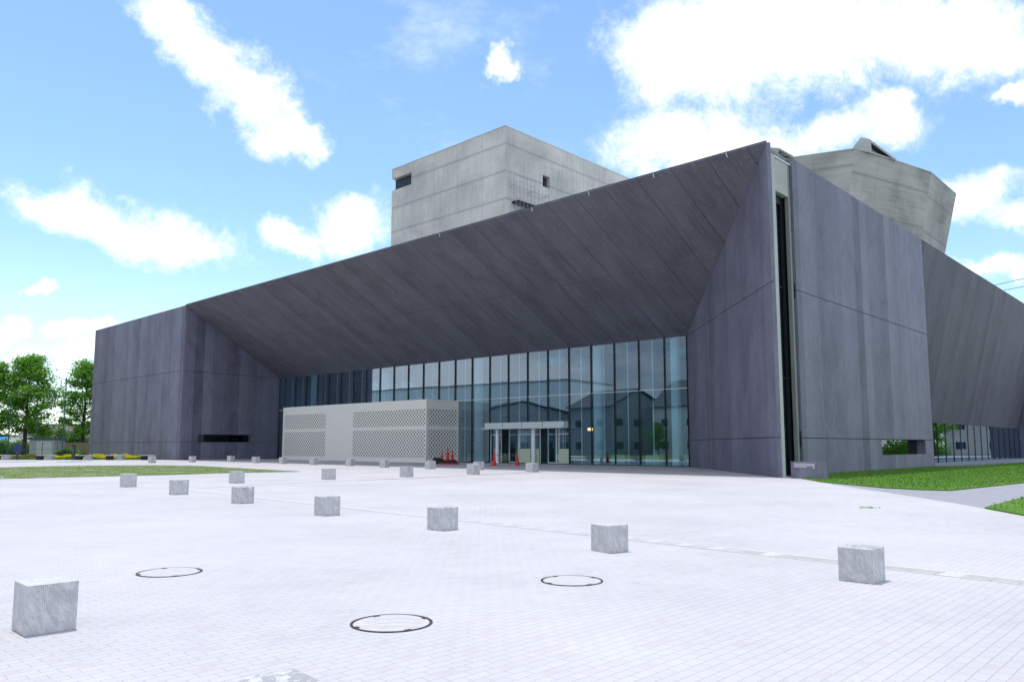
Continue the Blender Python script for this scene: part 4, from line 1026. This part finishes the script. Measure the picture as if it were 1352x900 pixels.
for (x0, x1, m, mm, nm, lab, sd_) in ((96, 104, M_flow, None, 'flower_bed', 'yellow flowers between the two bollards before the far fence', 1),
                                 (126, 145, M_flow, None, 'flower_bed', 'yellow flowers against the dark wall between the middle benches', 2),
                                 (152, 161, M_flow, None, 'flower_bed', 'short patch of yellow flowers right of the black bench support', 3),
                                 (166, 190, M_flow, None, 'flower_bed', 'yellow flowers reaching the rightmost bench', 4),
                                 (73, 98, M_flow, None, 'flower_bed', 'yellow flowers in front of the grey shed', 5),
                                 (22, 52, M_dry, None, 'low_shrub', 'dry brownish low shrubs between the two leftmost benches', 6)):
    Y = 90.5; wd_ = (x1 - x0) / F * Y; v, f, c = clump((x0 + x1) / 2, Y, wd_, .62, int(420 * wd_), m, sd_, 1.6)
    o = obj(nm, v, f, m, None, None, v3(c)); tag(o, lab, 'flowers' if 'flower' in nm else 'shrub', 'yellow flower clumps' if 'flower' in nm else None)
    v, f, c = clump((x0 + x1) / 2, Y - .5, wd_, .30, int(260 * wd_), M_leafh, sd_ + 20, 1.4); g_ = obj('foliage', v, f, M_leafh, o)
for i, (x0, x1, lab) in enumerate(((-3, 19, 'concrete bench cut by the left edge of the picture'), (53.5, 75, 'low concrete bench in front of the grey shed'),
                    (105, 126, 'low concrete bench at the left end of the dark wall'), (145, 167, 'low concrete bench before the dark wall, between yellow flowers'), (190.5, 208, 'rightmost low bench, standing before the dark wall by a granite cube'))):
    Y = 86.2; a = gp(x0, Y); b = gp(x1, Y); wd_ = b[0] - a[0]; c = (a + b) / 2; bn = thing('bench', c, lab, 'bench', 'benches along the planting bed')
    mb = MB(); mb.box(c + [0, 0, .46], wd_, .5, .07); mb.build('seat', M_concsm, bn)
    mb = MB(); mb.box(a + [.32, 0, 0], .6, .46, .455); mb.build('support', M_blk, bn)
    mb = MB(); mb.box(b + [-.35, 0, 0], .66, .46, .455); mb.build('support', M_grey, bn)
for px, lab in ((101, 'dark slim bollard post right of the yellow flowers'), (27.5, None)):
    c = gp(px, 86.6)
    if lab:
        bo = thing('bollard', c, lab, 'bollard'); mb = MB(); mb.box(c, .26, .26, 1.45); mb.build('post', M_rooft, bo); mb = MB(); mb.box(c + [0, 0, 1.47], .30, .30, .14); mb.build('cap', M_blk, bo)
    else:
        bo = thing('blue_standin', c, 'dark blue rounded board on a short post, standing in for an unclear figure between the leftmost benches', 'sign'); mb = MB(); mb.box(c, .22, .16, .85); mb.build('post', M_rooft, bo)  # board and post stand in for an unclear dark blue figure
        bm_ = MB(); pts = [c + [.55 * math.cos(x) * (1 if math.sin(x) < 0 else .85), -.06, 1.25 + .5 * math.sin(x)] for x in np.linspace(0, 2 * math.pi, 17)[:-1]]; bm_.slab(pts, np.array([0, .12, 0])); bm_.build('board', mat('navy_board', (.03, .045, .12), .5), bo)
for x0, x1, lab in ((9.5, 36.5, 'flat grey strip at the far left edge of the paving'), (85, 110.5, 'flat grey strip left of the dark wall')):
    a = at_z(x0, 609.2); b = at_z(x1, 609.2); c = (a + b) / 2; mb = MB(); mb.box(c + [0, 0, .0], b[0] - a[0], 3., .03); o = mb.build('ground_strip', M_grey, None, loc=v3(c)); tag(o, lab, 'ground strip', 'flat grey strips at the planting bed')  # plain thin grey slabs lying flat on the paving
# shed
c = gp(66, 113); c[0] += 0; sh_ = thing('shed', c, 'small grey metal shed with dark flat roof behind the green fence', 'shed')
mb = MB(); mb.box(c, 3.5, 2.6, 2.35); mb.build('walls', M_grey, sh_); mb = MB(); mb.box(c + [0, 0, 2.36], 3.9, 2.9, .30); mb.build('roof', M_rooft, sh_)
mb = MB(); mb.box(c + [.35, -1.31, .05], 2.2, .04, 2.1); mb.build('roller_door', M_plate, sh_)
# green fence: posts, rails, mesh
fa, fb = gp(-40, 108), gp(118, 109); ff = thing('mesh_fence', (fa + fb) / 2, 'green wire mesh fence running behind the benches', 'fence')
L_ = np.linalg.norm(fb - fa); d = (fb - fa) / L_; n = int(L_ / 2)
for i in range(n + 1):
    mb = MB(); mb.bar(fa + d * 2 * i, fa + d * 2 * i + Z * 2.0, .04, 6); mb.build('post', M_green, ff)
mb = MB()
for z in (.15, 1.05, 1.95): mb.bar(fa + Z * z, fb + Z * z, .025, 5)
mb.build('rail', M_green, ff)
mb = MB(); s = 0
while s < L_: mb.bar(fa + d * s + Z * .15, fa + d * s + Z * 1.95, .008, 3); s += .16
mb.build('wire_mesh', M_teal, ff)
for px, top_, lab in ((86, 498, 'tall thin dark green net pole right of the shed'), (14.5, 520, 'tall thin dark green net pole near the left edge'), (51, 548, 'thin dark green net pole beside the shed')):
    Y = 112.; c = gp(px, Y); zt = float(at_y(px, top_, Y)[2]); mb = MB(); mb.bar(c, c + Z * zt, .085, 8, .07); o = mb.build('net_pole', M_green, None, loc=v3(c)); tag(o, lab, 'pole', 'net poles along the fence')
# hedges
for (x0, x1, Y, h, lab, nm) in ((50, 118, 135, 5.0, 'bright green hedge rising behind the grey shed', 'hedge'), (-30, 49, 140, 2.6, 'low green hedge behind the leftmost tree', 'hedge'), (82, 113, 110.5, 1.2, 'dark clipped low hedge at the foot of the fence by the building', 'hedge')):
    wd_ = (x1 - x0) / F * Y; v, f, c = clump((x0 + x1) / 2, Y, wd_, h, int(950 * wd_), M_leafh, 8, 2.2, .17); o = obj(nm, v, f, M_leafh, None, None, v3(c)); tag(o, lab, 'hedge')
# brown low wall and far buildings
c = gp(100, 118); mb = MB(); mb.box(c, 4.6, .4, 2.0); o = mb.build('low_wall', mat('brown_wall', (.26, .18, .12), .8), None, loc=v3(c)); tag(o, 'sandy brown low wall seen behind the fence beside the building', 'wall')
def house(c, sx, sy, h, roof, label, mw, ang=0., wins=(2, 3), mr=M_rooft, cat='house', group=None, rh=2.2, nm='house'):
    hs = thing(nm, c, label, cat, group); mb = MB(); mb.box(c, sx, sy, h, ang); mb.build('walls', mw, hs)
    ca, sa = math.cos(ang), math.sin(ang)
    def T(x, y, z): return np.array(c) + [x * ca - y * sa, x * sa + y * ca, z]
    X, Y = sx / 2 + .45, sy / 2 + .45; mb = MB()
    if roof == 'gable':   # ridge along y
        mb.slab([T(-X, -Y, h), T(0, -Y, h + rh), T(0, Y, h + rh), T(-X, Y, h)], Z * .16); mb.slab([T(0, -Y, h + rh), T(X, -Y, h), T(X, Y, h), T(0, Y, h + rh)], Z * .16); mb.build('roof', mr, hs)
        for yy in (-sy / 2 - .003, sy / 2 + .003):
            m2 = MB(); m2.face([T(-sx / 2, yy, h - .01), T(sx / 2, yy, h - .01), T(0, yy, h + rh * .93)]); m2.build('gable', mw, hs)
    else: mb.box(np.array(c) + [0, 0, h + .005], sx + .4, sy + .4, .3, ang); mb.build('roof', mr, hs)
    rows, cols = wins
    for side in range(4):
        LX = sx if side % 2 == 0 else sy; D = (sy if side % 2 == 0 else sx) / 2 + .02; cc = max(1, int(cols * LX / max(sx, sy)))
        for r_ in range(rows):
            for k in range(cc):
                x = -LX / 2 + LX * (k + .5) / cc; z = 1.0 + r_ * (h - .4) / rows; w_ = min(1.4, LX / cc * .5)
                def Q(u_, dd, zz):
                    lx, ly = [(u_, -dd), (dd, u_), (-u_, dd), (-dd, -u_)][side]; return T(lx, ly, zz)
                m2 = MB(); m2.slab([Q(x - w_ / 2, D, z), Q(x + w_ / 2, D, z), Q(x + w_ / 2, D, z + 1.1), Q(x - w_ / 2, D, z + 1.1)], (T(0, 0, 0) - Q(0, 1, 0)) * .015); m2.build('window', M_win, hs)
    return hs
house(gp(90, 215), 16, 10, 7.0, 'flat', 'pale long distant building above the hedge, left of the dark hall', M_cream, 0., (2, 6), M_grey, 'building', nm='far_building')
house(gp(10, 180), 22, 8, 3.6, 'flat', 'low pale distant building seen through the fence at left edge', M_whitew, 0., (1, 8), M_grey, 'building', nm='far_building')
c = gp(3, 112); aw = thing('awning', c, 'bright blue awning behind the fence at the left edge', 'awning'); mb = MB(); mb.slab([c + [-2, -1, 2.3], c + [.75, -1, 2.3], c + [.75, 1, 2.75], c + [-2, 1, 2.75]], Z * .05); mb.build('canopy', mat('awning_blue', (.02, .25, .55), .5), aw)
mb = MB(); mb.bar(c + [.6, -.9, 0], c + [.6, -.9, 2.3], .04, 5); mb.bar(c + [-1.9, -.9, 0], c + [-1.9, -.9, 2.3], .04, 5); mb.build('post', M_grey, aw)

# ------------------------------------------------------------------ houses and trees outside the frame, mirrored in the glass
def mir(px, D):   # real place of a thing that appears at picture column px, depth D in the foyer glass
    Vp = np.array([(px - 676) / F * D, D, 0.]); return Vp - 2 * ((Vp - G2) @ GN) * GN
mang = math.atan2(GD[1], GD[0])
a1 = mir(750, 146); a2 = mir(480, 178); cc = (a1 + a2) / 2; dd_ = a2 - a1; nrm = np.array([-dd_[1], dd_[0], 0]) / np.linalg.norm(dd_)
if nrm[0] > 0: nrm = -nrm
cb = cc + nrm * 9
house(cb, np.linalg.norm(dd_), 18, 13.6, 'flat', 'long white building left of the plaza, mirrored in the foyer glass', M_whitew, math.atan2(dd_[1], dd_[0]), (1, 2), M_grey, 'building', nm='white_building')
c = mir(812, 131); house(c, 11.5, 11, 7.6, 'gable', 'grey two storey gabled house mirrored in the foyer glass', M_greyw, R(60), (2, 3), group=None, rh=2.9)
c = mir(925, 124); house(c, 11.5, 10, 7.4, 'gable', 'pale house with steep dark gable mirrored at the right end of the glass', M_whitew, R(55), (2, 3), rh=4.4)
c = mir(680, 138); house(c, 19, 8, 6.6, 'gable', 'low dark roofed long house mirrored behind the entrance', M_greyw, R(75), (2, 5), rh=2.4)
tree(mir(868, 121) + [0, 0, 0], 'a', 'leafy tree between the mirrored houses left of the plaza', .32, 1.)
# right side, for the notch glass and the slit
for (p, k, s, lab) in (((66, 62, 0), 'a', .95, 'leafy tree right of the lawn, mirrored in the corner slit'), ((83, 98, 0), 'b', .75, 'leafy tree beyond the lawn, mirrored in the notch glass'), ((98, 108, 0), 'c', .8, 'leafy tree behind the right lawn, mirrored in the notch glass'), ((60, 52, 0), 'b', .9, 'leafy tree near the path on the right, mirrored in the slit')):
    tree(np.array(p, float), k, lab, s, random.uniform(0, 6), 'trees to the right of the lawn')
house(np.array([92, 111, 0.]), 12, 9, 6.5, 'gable', 'cream house beyond the right lawn, mirrored in the notch glass', M_cream, R(35), (2, 3))

for (p0, L_, h, lab) in (((73, 84, 0), 14, 2.4, 'unseen green hedge added beyond the right lawn to darken the slot window reflection'), ((92, 100, 0), 16, 2.6, 'second unseen hedge added farther right of the lawn for the notch glass reflection')):
    v, f, c = clump(676 + F * p0[0] / p0[1], p0[1], L_, h, 6000, M_leafh, 9, 3.0, .16); o = obj('hedge', v, f, M_leaf, None, None, v3(c)); tag(o, lab, 'hedge')  # out-of-view hedges added to darken what the glass reflects
# ------------------------------------------------------------------ cables at the right
pA_, pB_ = np.array([150, 150, 0.]), np.array([40, 135.5, 0.])
for z_, (pxa, pya), (pxb, pyb), lab in ((0, (1317, 376), (1352, 367.5), 'upper thin power cable above the right roof edge'), (1, (1330, 382.5), (1352, 378), 'lower thin power cable above the right roof edge')):
    a, b = at_y(pxa, pya, 135), at_y(pxb, pyb, 135); d = (b - a) / (b[0] - a[0]); A = a + d * (60 - a[0]); B = b + d * (130 - b[0]); mb = MB()
    pts = [A + (B - A) * k / 20 - Z * (math.sin(math.pi * k / 20) * .8 - .8 * math.sin(math.pi * .4)) for k in range(21)]
    for p, q in zip(pts[:-1], pts[1:]): mb.bar(p, q, .045, 4)
    o = mb.build('power_cable', M_blk, None, loc=v3(A)); tag(o, lab, 'cable', 'power cables at the right')
for x_, lab in ((60., 'concrete utility pole hidden behind the right wing'), (130., 'concrete utility pole beyond the right edge')):
    c = np.array([x_, 135., 0]); up_ = thing('utility_pole', c, lab, 'utility pole'); zt = 27 if x_ < 100 else 46
    mb = MB(); mb.bar(c, c + Z * zt, .22, 10, .14); mb.build('shaft', M_conc, up_); mb = MB(); mb.bar(c + [-.2, -1, zt - .8], c + [.2, 1, zt - .8], .06, 6); mb.build('crossarm', M_grey, up_)
